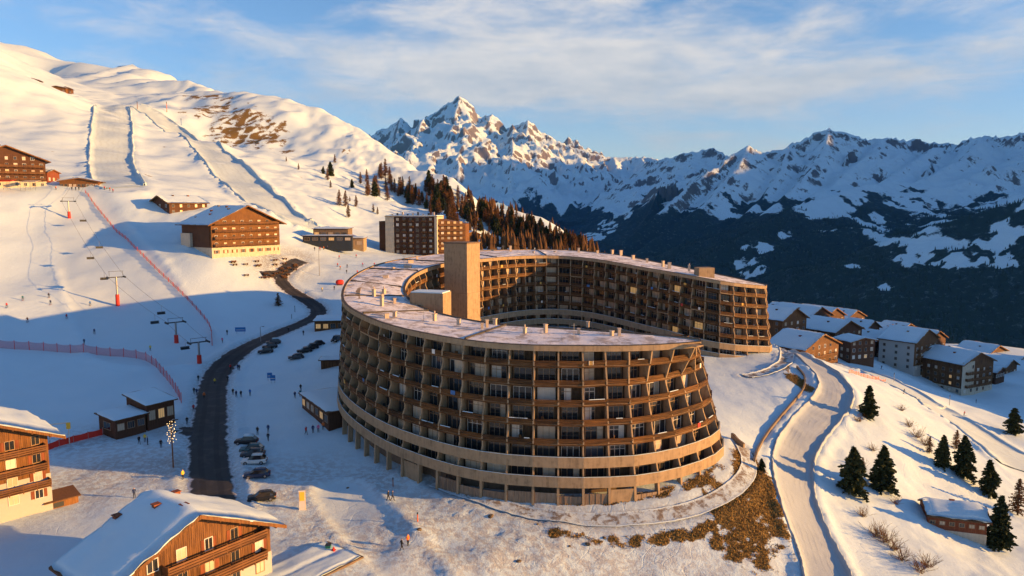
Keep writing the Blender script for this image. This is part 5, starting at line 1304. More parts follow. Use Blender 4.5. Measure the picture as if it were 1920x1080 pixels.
# ================================================================== TREES
def needle_mat(name, lo, hi):
    t = NT(name); n = t.noise(t.coord('Object'), 1.6, 3); gi = t.nd('ShaderNodeObjectInfo').outputs['Random']
    c = t.mix(n, lo, hi); c = t.mix(t.mth('MULTIPLY', gi, .35), c, tuple(x*.6 for x in lo)); t.set(col=c, rough=.85, spec=.12); return t.m
M_needle = needle_mat('pine_needles', (.020, .030, .013), (.085, .092, .036))
M_larchtw = needle_mat('larch_twigs', (.10, .048, .02), (.25, .12, .045))
def tree_meshes(kind, seed, Hh=10.0):
    """trunk and crown: whorls of drooping branches carrying many small needle tufts"""
    r = random.Random(seed); tr = MB(); cr = MB()
    lean = [(0, 0, 0)]; n = 7
    for i in range(1, n+1): lean.append((lean[-1][0]+r.uniform(-.05, .05), lean[-1][1]+r.uniform(-.05, .05), Hh*i/n*.98))
    tr.tube(lean, [Hh*.022*(1-.88*i/n) for i in range(n+1)], 7)
    def axis_pt(z):
        t = z/(Hh*.98)*n; k = min(int(t), n-1); return Vector(lean[k]).lerp(Vector(lean[k+1]), t-k)
    whorls = 34 if kind == 'pine' else 28; rmax = Hh*(.29 if kind == 'pine' else .23); start = .06 if kind == 'pine' else .10
    for wv in range(whorls):
        f = wv/(whorls-1); z = Hh*lerp(start, .985, f); prof = (1-f)**(.62 if kind == 'pine' else .75)*(.62+.38*min(1, f*4+.3))*r.uniform(.8, 1.12)
        nb = r.randint(8, 10) if kind == 'pine' else r.randint(6, 8)
        for b in range(nb):
            if r.random() < .13: continue
            a = r.uniform(0, 6.283); ln = rmax*prof*r.uniform(.55, 1.18)*(1+.28*math.sin(2*a+seed)*math.sin(z*1.1+seed*2))+.12; p0 = axis_pt(z+r.uniform(-.2, .2))
            d = Vector((math.cos(a), math.sin(a), 0)); droop = r.uniform(.05, .42) if kind == 'pine' else r.uniform(-.12, .25)
            if kind != 'pine' or b % 2 == 0: tr.tube([p0, p0+d*ln*.9+Vector((0,0,-droop*ln*.6))], [Hh*.004, Hh*.0012], 3, cap=False)
            ns = max(2, int(ln/(.30 if kind == 'pine' else .42)*Hh/10+1))
            for s in range(ns):
                q = (s+.6)/ns; c = p0+d*ln*q+Vector((0, 0, -droop*ln*q*q+.12*math.sin(q*3)))
                for _ in range(3):
                    sz = Hh*(r.uniform(.030, .058) if kind == 'pine' else r.uniform(.026, .05)); th = sz*(.60 if kind == 'pine' else .26)
                    u = (d*r.uniform(.2, 1)+Vector((r.uniform(-.8,.8), r.uniform(-.8,.8), r.uniform(-.35,.5)))).normalized()
                    v = u.cross(Vector((r.uniform(-1,1), r.uniform(-1,1), r.uniform(-.6,1)))).normalized()*th
                    cc = c+Vector((r.uniform(-.12,.12), r.uniform(-.12,.12), r.uniform(-.1,.1)))*Hh*.1
                    cr.poly([cc-u*sz*.5, cc+v, cc+u*sz*1.1, cc-v])
    return tr.mesh('trunk', M_bark), cr.mesh('crown', M_needle if kind == 'pine' else M_larchtw)
PINES = [tree_meshes('pine', 40+i) for i in range(3)]; LARCH = [tree_meshes('larch', 60+i) for i in range(3)]
trn = random.Random(77)
def tree(name, kind, pos, h, label, group=None, sx=1.0):
    tm, cm = trn.choice(PINES if kind == 'pine' else LARCH)
    r = empty(name, (pos.x, pos.y, pos.z-.15), trn.uniform(0, 6.28)); tag(r, label, 'tree', group); s = h/10.0
    r.scale = (s*sx, s*sx, s)
    link('trunk', tm, r); link('crown', cm, r); return r
for px, py, hpx, kind, sx, lab in ((1628,784,66,'pine',.95,'dark bushy pine beside the outer bend of the snow road'),(1598,924,94,'pine',1.15,'left of the two large pines above the snow road'),(1654,920,92,'pine',1.05,'right of the two large pines above the snow road'),
    (1766,876,66,'pine',.9,'slim dark pine at the brow, first of three'),(1806,894,84,'pine',1.0,'tallest dark pine at the brow, middle of three'),(1854,928,72,'pine',1.0,'dark pine at the brow, last of three'),(1872,1028,108,'pine',.85,'tall dark pine touching the right end of the long brown hut'),
    (1908,966,76,'larch',1.1,'bare brown larch at the right edge near the brow'),(1900,813,52,'pine',1.25,'dark round pine in the shade at the right edge'),(1792,842,40,'larch',1.2,'bare larch just behind the tallest brow pine'),(1742,850,36,'larch',1.1,'bare larch left of the slim brow pine'),
    (1617,876,22,'larch',1.3,'small bare larch above the two large pines'),(1428,882,26,'pine',1.2,'small pine below the ring road wall'),(522,574,26,'larch',1.6,'lone bare tree in the shaded snow by the road bend')):
    p = G(px, py); tree('pine_tree' if kind == 'pine' else 'larch_tree', kind, p, hpx*p.y/FPX*.97, lab, None, sx)
# wood on the hillside behind the tower block
hill = []
def spot(px, py, lo=17, hi=30): hill.append((px, py, trn.uniform(lo, hi)))
for px, py, h in ((636,386,30),(648,388,30),(653,408,26),(668,388,22),(560,318,12),(537,303,9),(614,338,22),(620,330,26),(606,326,14),(628,305,16),(660,352,16),(676,345,22),(688,342,24),(656,378,10),(700,398,16),(708,402,14),(620,352,14)): hill.append((px, py, h))
for _ in range(48): t = trn.random(); hill.append((lerp(690, 830, t)+trn.uniform(-22, 22), lerp(345, 378, t)+trn.uniform(-18, 22), trn.uniform(16, 34)))
for _ in range(260):
    t = trn.random()**.8; px = lerp(790, 1112, t); top = lerp(332, 472, t); bot = min(top+lerp(75, 14, t), 470); hill.append((px, lerp(top+7, bot, trn.random()**.8), trn.uniform(20, 40)*lerp(.85, .8, t)))
hill.sort(key=lambda q: q[1]); nh = 0
def zone(px, py):
    if px < 600: return 'alone on the slope under the bare hill'
    if px < 665: return 'in the small clump uphill of the ski school' if py > 360 else 'on the open slope left of the wood'
    if px < 745: return 'in the loose group at the left edge of the wood' if py < 375 else 'low on the slope just above the tower block'
    if px < 830: return 'among the scattered trees above the tower block roof'
    if px < 900: return 'at the left end of the dense wood, beside the tower block' if py > 400 else 'on the skyline at the upper left of the dense wood'
    if px < 990: return 'in the middle of the dense wood above the concrete stair tower'
    return 'at the lower right end of the wood towards the valley'
for px, py, h in hill:
    p = G(px, py, 300.0)
    if p.y > 950: continue
    dense = px > 820; k = 'larch' if trn.random() < (.72 if dense else .78) else 'pine'; nh += 1
    if nh > 300: break
    hh = min(h*p.y/FPX, 17.0)
    tree('larch_tree' if k == 'larch' else 'pine_tree', k, p, hh, ('bare brown larch' if k == 'larch' else 'dark pine')+' '+zone(px, py), ('bare larches ' if k == 'larch' else 'dark pines ')+zone(px, py), 1.0)
rs = np.random.RandomState(9); ux = rs.uniform(-110, 120, 9000); uy = rs.uniform(380, 900, 9000)
uz = bil(ux, uy); qx, qy = to_px(ux, uy, uz)
ok = (qx > 830) & (qx < 1135) & (qy > np.interp(qx, [790, 1112], [326, 466])+4) & (rs.rand(9000) < np.interp(qx, [830, 920, 1100], [.12, .7, .9]))
ux, uy, uz = ux[ok][:2600], uy[ok][:2600], uz[ok][:2600]; hh = rs.uniform(5, 12, len(ux))
M_under = conifer_mat('far_hillside_wood', (.03, .022, .013), (.15, .075, .032), .12)
stuff(cones('hillside_wood', ux, uy, uz-.5, hh, hh*rs.uniform(.16, .26, len(ux)), M_under, 6), 'brown and dark wood filling the hillside down to the valley edge', 'wood')
# shrubs and dry twigs on the sunny slope and bank
def shrub_mesh(seed):
    r = random.Random(seed); m = MB()
    for _ in range(46):
        a = r.uniform(0, 6.28); e = r.uniform(.25, 1.35); ln = r.uniform(.5, 1.25); p = Vector((r.uniform(-.3,.3), r.uniform(-.3,.3), 0)); d = Vector((math.cos(a)*math.cos(e), math.sin(a)*math.cos(e), math.sin(e)))
        q = p+d*ln; m.tube([p, q], [.014, .006], 3, cap=False)
        for _ in range(4):
            c = p.lerp(q, r.uniform(.4, 1)); d2 = (d+Vector((r.uniform(-.8,.8), r.uniform(-.8,.8), r.uniform(-.2,.6)))).normalized(); m.tube([c, c+d2*r.uniform(.15,.4)], [.008, .004], 3, cap=False)
    return m.mesh('shrub', M_larchtw)
SHR = [shrub_mesh(i) for i in range(3)]
for px, py, s, w in ((1642,1005,2.2,'beside the snow road'),(1660,1015,2.4,'beside the snow road'),(1676,1030,2.0,'beside the snow road'),(1618,968,1.6,'beside the snow road'),(1690,1050,2.0,'above the hut track'),(1740,1062,2.0,'above the hut track'),(1725,1072,2.0,'above the hut track'),(1610,790,1.6,'by the outer road bend'),(1690,770,1.5,'by the outer road bend'),(1680,945,1.3,'left of the long brown hut'),(1612,880,1.8,'above the two large pines'),(1636,845,1.4,'above the two large pines'),(1720,820,2.0,'on the brow above the lower piste'),(1735,835,2.0,'on the brow above the lower piste'),(1705,800,1.6,'on the brow above the lower piste')):
    p = G(px, py); o = link('shrub', trn.choice(SHR), None, p, trn.uniform(0, 6)); o.scale = (s,)*3; tag(o, 'dry leafless shrub '+w, 'shrub', 'dry shrubs '+w)
# stones and tufts poking out of the bank
def rock_mesh(seed):
    import bmesh as bm_
    b = bm_.new(); bm_.ops.create_icosphere(b, subdivisions=2, radius=1.0); r = random.Random(seed)
    for v in b.verts: v.co *= r.uniform(.75, 1.15); v.co.z *= .6
    me = bpy.data.meshes.new('rock'); b.to_mesh(me); b.free(); me.materials.append(M_rock); return me
M_rock = plain('mossy_stone', (.13, .095, .06), .95, var=.5, scale=3, bump=.5)
RK = [rock_mesh(i) for i in range(3)]
for px, py, s, lab in ((921,968,.55,'low stone on the bank left of the small mound'),(1102,1020,.5,'dark stone in the snow bank under the ring road'),(973,1053,.45,'stone beside the pointed snow mound'),(1133,1008,.35,'small stone right of the dark bank stone'),(786,993,.45,'dark lump of ice beside the trodden path'),(652,915,.3,'stone on the lit edge of the plaza'),(1068,1024,.25,'smallest stone on the snow bank'),(1008,983,.25,'small stone just under the ring road')):
    p = G(px, py); o = link('stone', trn.choice(RK), None, p, trn.uniform(0, 6)); o.scale = (s, s*.8, s*.8); tag(o, lab, 'stone')

# dry grass standing on the bare patches: blades nobody could count
rs = np.random.RandomState(21); gxs = rs.uniform(-5, 75, 400000); gys = rs.uniform(88, 200, 400000)
gv = bil(gxs, gys, grass); keep = (gv > .42+.35*rs.rand(len(gxs))); gxs, gys = gxs[keep][:26000], gys[keep][:26000]; gzs = bil(gxs, gys); n = len(gxs)
an = rs.rand(n)*6.28; hgt = rs.uniform(.10, .34, n); V = np.zeros((n, 3, 3)); wd = rs.uniform(.05, .13, n); lx, ly = rs.uniform(-.18, .18, n), rs.uniform(-.18, .18, n)
for k_, s_ in ((0, -1), (1, 1)): V[:,k_,0] = gxs+np.cos(an)*wd*s_; V[:,k_,1] = gys+np.sin(an)*wd*s_; V[:,k_,2] = gzs-.03
V[:,2,0] = gxs+lx; V[:,2,1] = gys+ly; V[:,2,2] = gzs+hgt
M_blade = conifer_mat('dry_grass', (.20, .125, .04), (.46, .29, .095), 1.2)
stuff(link('dry_grass', raw_mesh(bpy.data.meshes.new('dry_grass'), V.reshape(-1, 3), np.arange(n*3).reshape(-1, 3), M_blade, None, False)), 'dry brown grass on the bare bank below the ring road', 'grass')

# ================================================================== CHAIRLIFT
def pylon(px, py, top_py, label):
    b = G(px, py); h = (py-top_py)*b.y/FPX; r = empty('lift_pylon', b, PYL_RZ); tag(r, label, 'pylon', 'chairlift pylons')
    m = MB(); m.smooth = False; m.tube([(0,0,-.5), (0,0,h*.93)], [.34, .26], 10); m.build('post', M_metal, r)
    m = MB(); m.tube([(0,0,-.2), (0,0,h*.36)], [.62, .58], 10); m.build('safety_pad', M_red, r)
    m = MB(); m.box(-2.6, 2.6, -.16, .16, h*.90, h*.90+.3); m.build('cross_arm', M_dark, r)
    for s in (-1, 1):
        m = MB(); m.box(s*2.45-.10, s*2.45+.10, -1.5, 1.5, h*.90-.12, h*.90+.12)
        for k in range(5):
            y = -1.3+k*.65; m.tube([(s*2.45-.14, y, h*.90+.2), (s*2.45+.14, y, h*.90+.2)], .2, 8)
        m.build('sheave_train', M_dark, r)
        m = MB()
        m.box(s*2.0-.04, s*2.0+.04, -.04, .04, h*.95, h*1.10); m.build('frame_upright', M_dark, r)
    m = MB(); m.box(-2.2, 2.2, -.05, .05, h*1.10, h*1.10+.1); m.build('lifting_frame', M_dark, r)
    return b, h*.90+.42
PB = [G(130,409), G(221,573), G(331,643), G(374,681)]
dv = PB[3]-PB[0]; PYL_RZ = math.atan2(dv.y, dv.x)+math.pi/2
pyl = [pylon(130,409,375,'uppermost red padded chairlift pylon below the left hotel'), pylon(221,573,514,'tall chairlift pylon in the middle of the lower piste'), pylon(331,643,600,'lower chairlift pylon, second from the road'), pylon(374,681,637,'chairlift pylon nearest the road')]
ct, st_ = math.cos(PYL_RZ), math.sin(PYL_RZ)
topst = G(152, 356)
ends = [topst+Vector((0,0,4.0))] + [b+Vector((0,0,h)) for b, h in pyl]
cable_pts = []
for s in (-1, 1):
    m = MB(); pp = []
    for a, b in zip(ends[:-1], ends[1:]):
        off = Vector((ct*2.45*s, st_*2.45*s, 0))
        for i in range(9): t = i/8; pp.append(a.lerp(b, t)+off-Vector((0,0,4*t*(1-t)*(b-a).length*.018)))
    m.tube(pp, .035, 5); o = m.build('lift_cable', M_dark); tag(o, 'sagging chairlift cable on the '+('left' if s < 0 else 'right')+' side of the pylons', 'cable'); cable_pts.append(pp)
def chair(s, t, label):
    pp = cable_pts[0 if s < 0 else 1]; q = t*(len(pp)-1); k = min(int(q), len(pp)-2); p = pp[k].lerp(pp[k+1], q-k)
    r = empty('lift_chair', p, PYL_RZ); tag(r, label, 'lift chair', 'chairs hanging on the chairlift')
    m = MB(); m.tube([(0,0,.05), (0,-.15,-.9), (0,-.25,-2.0)], .05, 6); m.build('hanger', M_metal, r)
    m = MB(); m.box(-1.15, 1.15, -.35, .35, -2.75, -2.63); m.build('seat', M_dark, r); m = MB(); m.box(-1.15, 1.15, .28, .38, -2.63, -1.95); m.build('backrest', M_dark, r)
    m = MB(); m.tube([(-1.15,.3,-2.7), (-1.15,-.25,-2.0), (1.15,-.25,-2.0), (1.15,.3,-2.7)], .04, 5); m.build('safety_bar', M_metal, r)
for s, t, lab in ((1,.30,'lift chair just below the uppermost pylon'),(1,.38,'lift chair high on the piste, the right one of a close pair'),(-1,.41,'lift chair high on the piste, the left one of a close pair'),(-1,.47,'lift chair just above the tall middle pylon'),(1,.66,'lift chair alone between the middle and lower pylons'),(-1,.70,'lift chair just above the second pylon from the road'),(-1,.96,'lift chair beside the pylon nearest the road')): chair(s, t, lab)

# ================================================================== FENCES
def net_mat(name, col, a):
    t = NT(name); n = t.noise(t.coord(), 3, 3); t.set(col=t.mix(n, tuple(c*.8 for c in col), col), rough=.8, alpha=a); return t.m
M_net = net_mat('pink_safety_net', (.55, .10, .13), .50); M_net2 = net_mat('red_safety_net', (.60, .07, .07), .5)
def fence(path, step, h, label, net, name='net_fence', post=M_red, ph=1.1, pr=.06, group=None):
    pl = [tuple(G(*q))[:2] for q in path]; p = smooth_path(pl, 2); s = np.r_[0, np.cumsum(np.linalg.norm(np.diff(p, axis=0), axis=1))]; n = int(s[-1]/step)
    t = np.linspace(0, s[-1], n+1); xs = np.interp(t, s, p[:,0]); ys = np.interp(t, s, p[:,1]); zs = bil(xs, ys)
    r = empty(name, (xs[0], ys[0], zs[0])); tag(r, label, 'fence'); o = r.location
    v = [Vector((a, b, c))-o for a, b, c in zip(xs, ys, zs)]
    for i, q in enumerate(v):
        m = MB(); m.tube([q-Vector((0,0,.3)), q+Vector((trn.uniform(-.06,.06), trn.uniform(-.06,.06), h*ph))], pr, 5); m.build('post', post, r)
    for a, b in zip(v[:-1], v[1:]):
        m = MB(); k = 4; d = (b-a); nrm = Vector((-d.y, d.x, 0)).normalized()
        for j in range(k):
            t0, t1 = j/k, (j+1)/k
            def top(t): return a.lerp(b, t)+Vector((0,0,h*(1-.10*4*t*(1-t))))+nrm*.05*math.sin(t*3.14)
            def bot(t): return a.lerp(b, t)+Vector((0,0,.06))
            m.quad(bot(t0), bot(t1), top(t1), top(t0))
        m.build('net_panel', net, r)
    return r
fence([(160,362),(200,412),(240,452),(280,496),(330,541),(370,581),(396,612),(398,648)], 3.6, 1.35, 'long red safety net running down the piste beside the chairlift', M_net2, pr=.09)
fence([(-30,650),(60,656),(130,662),(200,668),(262,672),(285,682),(310,708),(332,738),(340,756)], 3.4, 2.3, 'pink safety net curving across the shaded piste to the dark huts', M_net, pr=.07)
fence([(88,846),(120,834),(155,826),(193,816)], 2.4, 1.35, 'solid red banner barrier beside the low dark hut', M_red, 'banner_barrier', M_metal, 1.15, .05)
fence([(1592,700),(1615,705),(1640,712),(1660,716)], 3.0, 1.0, 'short orange net fence by the lower piste below the brown house', net_mat('orange_net', (.7,.18,.05), .5), post=M_orange)

# ================================================================== CARS
def paint(name, col, metal=.2):
    t = NT(name); t.set(col=col, rough=.32, metal=metal, spec=.5); n = t.noise(t.coord(), 5, 4); t.set(rough=t.rng(n, .3, .7, .25, .55)); return t.m
M_tyre = plain('tyre_rubber', (.02, .02, .02), .9); M_rim = plain('wheel_rim', (.32, .32, .33), .35, .8); M_lamp = plain('headlamp', (.75, .74, .70), .15); M_tail = plain('tail_lamp', (.42, .02, .02), .2)
def loft(m, st, mi=0):
    """st: list of (x, [(y, z), ...]) cross sections with equal counts"""
    b = len(m.v); n = len(st[0][1])
    for x, s in st: m.v += [(x, y, z) for y, z in s]
    for i in range(len(st)-1):
        for k in range(n): m.f.append((b+i*n+k, b+i*n+(k+1) % n, b+(i+1)*n+(k+1) % n, b+(i+1)*n+k)); m.m.append(mi)
    m.f.append(tuple(b+k for k in range(n))); m.m.append(mi); m.f.append(tuple(b+(len(st)-1)*n+k for k in reversed(range(n)))); m.m.append(mi)
def car_parts(style):
    hr_ = {'hatch': 1.46, 'suv': 1.68, 'estate': 1.50}[style]; zb = .92 if style == 'suv' else .84; out = {}
    def sec(w, z0, z1): return [(-w*.94, z0), (-w, z0+.18), (-w, z1-.14), (-w*.90, z1), (w*.90, z1), (w, z1-.14), (w, z0+.18), (w*.94, z0)]
    b = MB(); b.smooth = True
    loft(b, [(-2.12, sec(.74, .34, .66)), (-2.02, sec(.83, .26, .76)), (-1.2, sec(.88, .22, zb-.04)), (-.6, sec(.89, .22, zb)), (.9, sec(.89, .22, zb+.02)), (1.85, sec(.87, .24, zb+(.06 if style != 'estate' else .02))), (2.08, sec(.80, .30, zb-.04)), (2.14, sec(.72, .38, .68))]); out['body'] = b
    g = MB(); zr = hr_
    def cs(w0, w1, z0, z1): return [(-w0, z0), (-w1, z1), (w1, z1), (w0, z0)]
    back = 1.95 if style != 'hatch' else 1.78
    loft(g, [(-1.02, cs(.80, .79, zb-.03, zb-.01)), (-.30, cs(.82, .64, zb-.02, zr-.05)), (.2, cs(.82, .66, zb-.02, zr-.03)), (1.3, cs(.82, .64, zb-.02, zr-.06)), (back, cs(.78, .70, zb-.02, zb+.10))]); out['window'] = g
    f = MB(); f.smooth = True
    loft(f, [(-.36, cs(.655, .62, zr-.07, zr-.02)), (.2, cs(.675, .64, zr-.05, zr+.02)), (1.36, cs(.655, .60, zr-.08, zr-.01)), (1.46, cs(.64, .58, zr-.13, zr-.09))]); out['roof_panel'] = f
    return out
CARS = {s: {k: (v.v, v.f, v.m, v.smooth) for k, v in car_parts(s).items()} for s in ('hatch', 'suv', 'estate')}
wm = MB(); wm.smooth = True; wm.tube([(0,-.11,0), (0,.11,0)], .32, 14); WHEEL = wm.mesh('wheel', M_tyre); rmh = MB(); rmh.tube([(0,-.12,0), (0,.12,0)], .19, 10); RIM = rmh.mesh('rim', M_rim)
meshcache = {}
def car(px, py, rz, style, mat, label, snow=False, sc=1.0):
    p = G(px, py); r = empty('parked_car', (p.x, p.y, p.z+.02), rz); tag(r, label, 'car', 'parked cars'); r.scale = (sc,)*3
    for k, mt in (('body', mat), ('window', M_glass), ('roof_panel', M_snow_roof if snow else mat)):
        key = (style, k, mt.name)
        if key not in meshcache: m = MB(); m.v, m.f, m.m, m.smooth = CARS[style][k]; meshcache[key] = m.mesh(k, mt)
        link(k, meshcache[key], r)
    if snow:
        m = MB(); m.smooth = True; z = {'hatch': 1.46, 'suv': 1.68, 'estate': 1.5}[style]; m.box(-.3, 1.3, -.6, .6, z, z+.12); m.build('snow_cap', M_snow_roof, r)
    for x in (-1.35, 1.32):
        for y in (-.80, .80): w = link('wheel', WHEEL, r, (x, y, .32)); link('rim', RIM, w)
    for y in (-.62, .62):
        for x, mt, nm in ((-2.10, M_lamp, 'headlight'), (2.11, M_tail, 'tail_light')): m = MB(); m.box(x-.05, x+.05, y-.16, y+.16, .60, .76); m.build(nm, mt, r)
    return r
Pb, Pt, Pw, Ps, Pn, Pg = paint('black_paint', (.015, .016, .018)), paint('teal_paint', (.06, .13, .14)), paint('white_paint', (.62, .62, .60), 0), paint('silver_paint', (.42, .42, .41), .6), paint('navy_paint', (.02, .035, .08)), paint('graphite_paint', (.06, .06, .065), .4)
for a in ((462,832,R(4),'suv',Pb,'black car with a snowy roof, farthest in the roadside row',True),(472,847,R(8),'estate',Pt,'teal estate car second in the roadside row'),(474,856,R(10),'hatch',Pg,'grey hatchback squeezed behind the white car'),(477,869,R(8),'suv',Pw,'white car third from the bright edge in the roadside row'),(482,895,R(14),'hatch',Pn,'dark blue car first in the sunlight'),(491,938,R(16),'hatch',Pb,'black car nearest the yellow sign'),
          (498,662,R(15),'suv',Pb,'black car in front of the short row by the road'),(506,653,R(15),'estate',Pb,'dark estate in the middle of the short row by the road'),(513,645,R(15),'suv',Pg,'car with a snowy roof at the back of the short row',True),(555,673,R(20),'estate',Pg,'grey car nearest in the diagonal row'),(571,661,R(20),'hatch',Pb,'black hatchback second in the diagonal row'),(583,655,R(20),'suv',Pb,'black car third in the diagonal row'),(595,648,R(20),'estate',Pb,'last dark car in the diagonal row'),(630,640,R(80),'suv',Pb,'dark car half hidden behind the horseshoe wall')): car(*a)

# ================================================================== PEOPLE
def body_mesh(kind, jacket, trousers, skin, hat):
    """one continuous figure grown with the Skin modifier from a posed skeleton (1.74 m tall, facing -y)"""
    import bmesh as bm_
    P_ = {'stand': dict(kl=(.10,-.02,.48), kr=(-.10,0,.48), fl=(.12,.03,.06), fr=(-.12,.03,.06), el=(.27,.02,1.12), er=(-.27,.02,1.12), hl=(.25,-.08,.88), hr=(-.25,-.08,.88), lean=0),
          'walk': dict(kl=(.09,-.16,.50), kr=(-.09,.04,.47), fl=(.10,-.26,.07), fr=(-.10,.32,.10), el=(.26,.14,1.13), er=(-.26,-.10,1.13), hl=(.24,.14,.90), hr=(-.24,-.28,.94), lean=-.05),
          'ski': dict(kl=(.14,-.20,.50), kr=(-.14,-.20,.50), fl=(.14,.0,.08), fr=(-.14,.0,.08), el=(.30,-.12,1.04), er=(-.30,-.12,1.04), hl=(.30,-.42,.98), hr=(-.30,-.42,.98), lean=-.22)}[kind]
    ln = P_['lean']; drop = .08 if kind == 'ski' else 0
    V = [((0,0,.92-drop),.16), ((0,ln*.5,1.18-drop),.16), ((0,ln,1.40-drop),.155), ((0,ln*1.1,1.50-drop),.065), ((0,ln*1.15-.01,1.60-drop),.105), ((0,ln*1.15,1.70-drop),.09),
         ((.19,ln,1.40-drop),.075), (P_['el'],.058), (P_['hl'],.045), ((-.19,ln,1.40-drop),.075), (P_['er'],.058), (P_['hr'],.045),
         ((.10,0,.86-drop),.105), (P_['kl'],.075), (P_['fl'],.055), ((-.10,0,.86-drop),.105), (P_['kr'],.075), (P_['fr'],.055), (tuple(np.array(P_['fl'])+(0,-.16,-.02)),.045), (tuple(np.array(P_['fr'])+(0,-.16,-.02)),.045)]
    E = [(0,1),(1,2),(2,3),(3,4),(4,5),(2,6),(6,7),(7,8),(2,9),(9,10),(10,11),(0,12),(12,13),(13,14),(0,15),(15,16),(16,17),(14,18),(17,19)]
    me = bpy.data.meshes.new('body'); me.from_pydata([v for v, _ in V], E, []); o = bpy.data.objects.new('body_tmp', me); C.objects.link(o)
    o.modifiers.new('skin', 'SKIN')
    if not me.skin_vertices: 
        b = bm_.new(); b.from_mesh(me); b.verts.layers.skin.verify(); b.to_mesh(me); b.free()
    for i, (_, rr) in enumerate(V): me.skin_vertices[0].data[i].radius = (rr, rr*.85); me.skin_vertices[0].data[i].use_root = (i == 0)
    sub = o.modifiers.new('sub', 'SUBSURF'); sub.levels = 1; sub.render_levels = 1
    dg = bpy.context.evaluated_depsgraph_get(); out = bpy.data.meshes.new_from_object(o.evaluated_get(dg)); out.name = 'body'
    bpy.data.objects.remove(o)
    out.materials.clear()
    for m_ in (jacket, trousers, skin, hat): out.materials.append(m_)
    for p in out.polygons:
        c = p.center; z = c.z+drop
        p.material_index = 3 if z > 1.66 else (2 if z > 1.52 else (1 if z < .90 and abs(c.x) < .22 else 0)); p.use_smooth = True
    return out
M_skin = plain('skin', (.55, .34, .25), .6); M_tr = plain('dark_trousers', (.02, .022, .03), .8)
JK = {n: plain(n+'_jacket', c, .7) for n, c in (('black', (.018, .018, .022)), ('navy', (.02, .04, .12)), ('red', (.55, .03, .03)), ('orange', (.70, .17, .03)), ('teal', (.02, .16, .20)), ('yellow', (.70, .52, .06)), ('pink', (.6, .12, .25)), ('blue', (.03, .16, .48)))}
BODY = {}
def person(px, py, kind, col, label, rz=0.0, near=60.0):
    p = G(px, py, near); key = (kind, col)
    if key not in BODY: BODY[key] = body_mesh(kind, JK[col], JK['black'] if col != 'black' else M_tr, M_skin, JK[col])
    o = empty('person', p, rz); tag(o, label, 'person'); link('body', BODY[key], o)
    if kind == 'ski':
        for s in (-.14, .14): m = MB(); m.box(s-.05, s+.05, -.95, .75, .0, .03); m.build('ski', M_tail if col != 'red' else M_blue, o)
        for s in (-.30, .30): m = MB(); m.tube([(s,-.42,.95), (s*1.3,.25,.05)], .02, 4); m.build('ski_pole', M_dark, o)
    return o
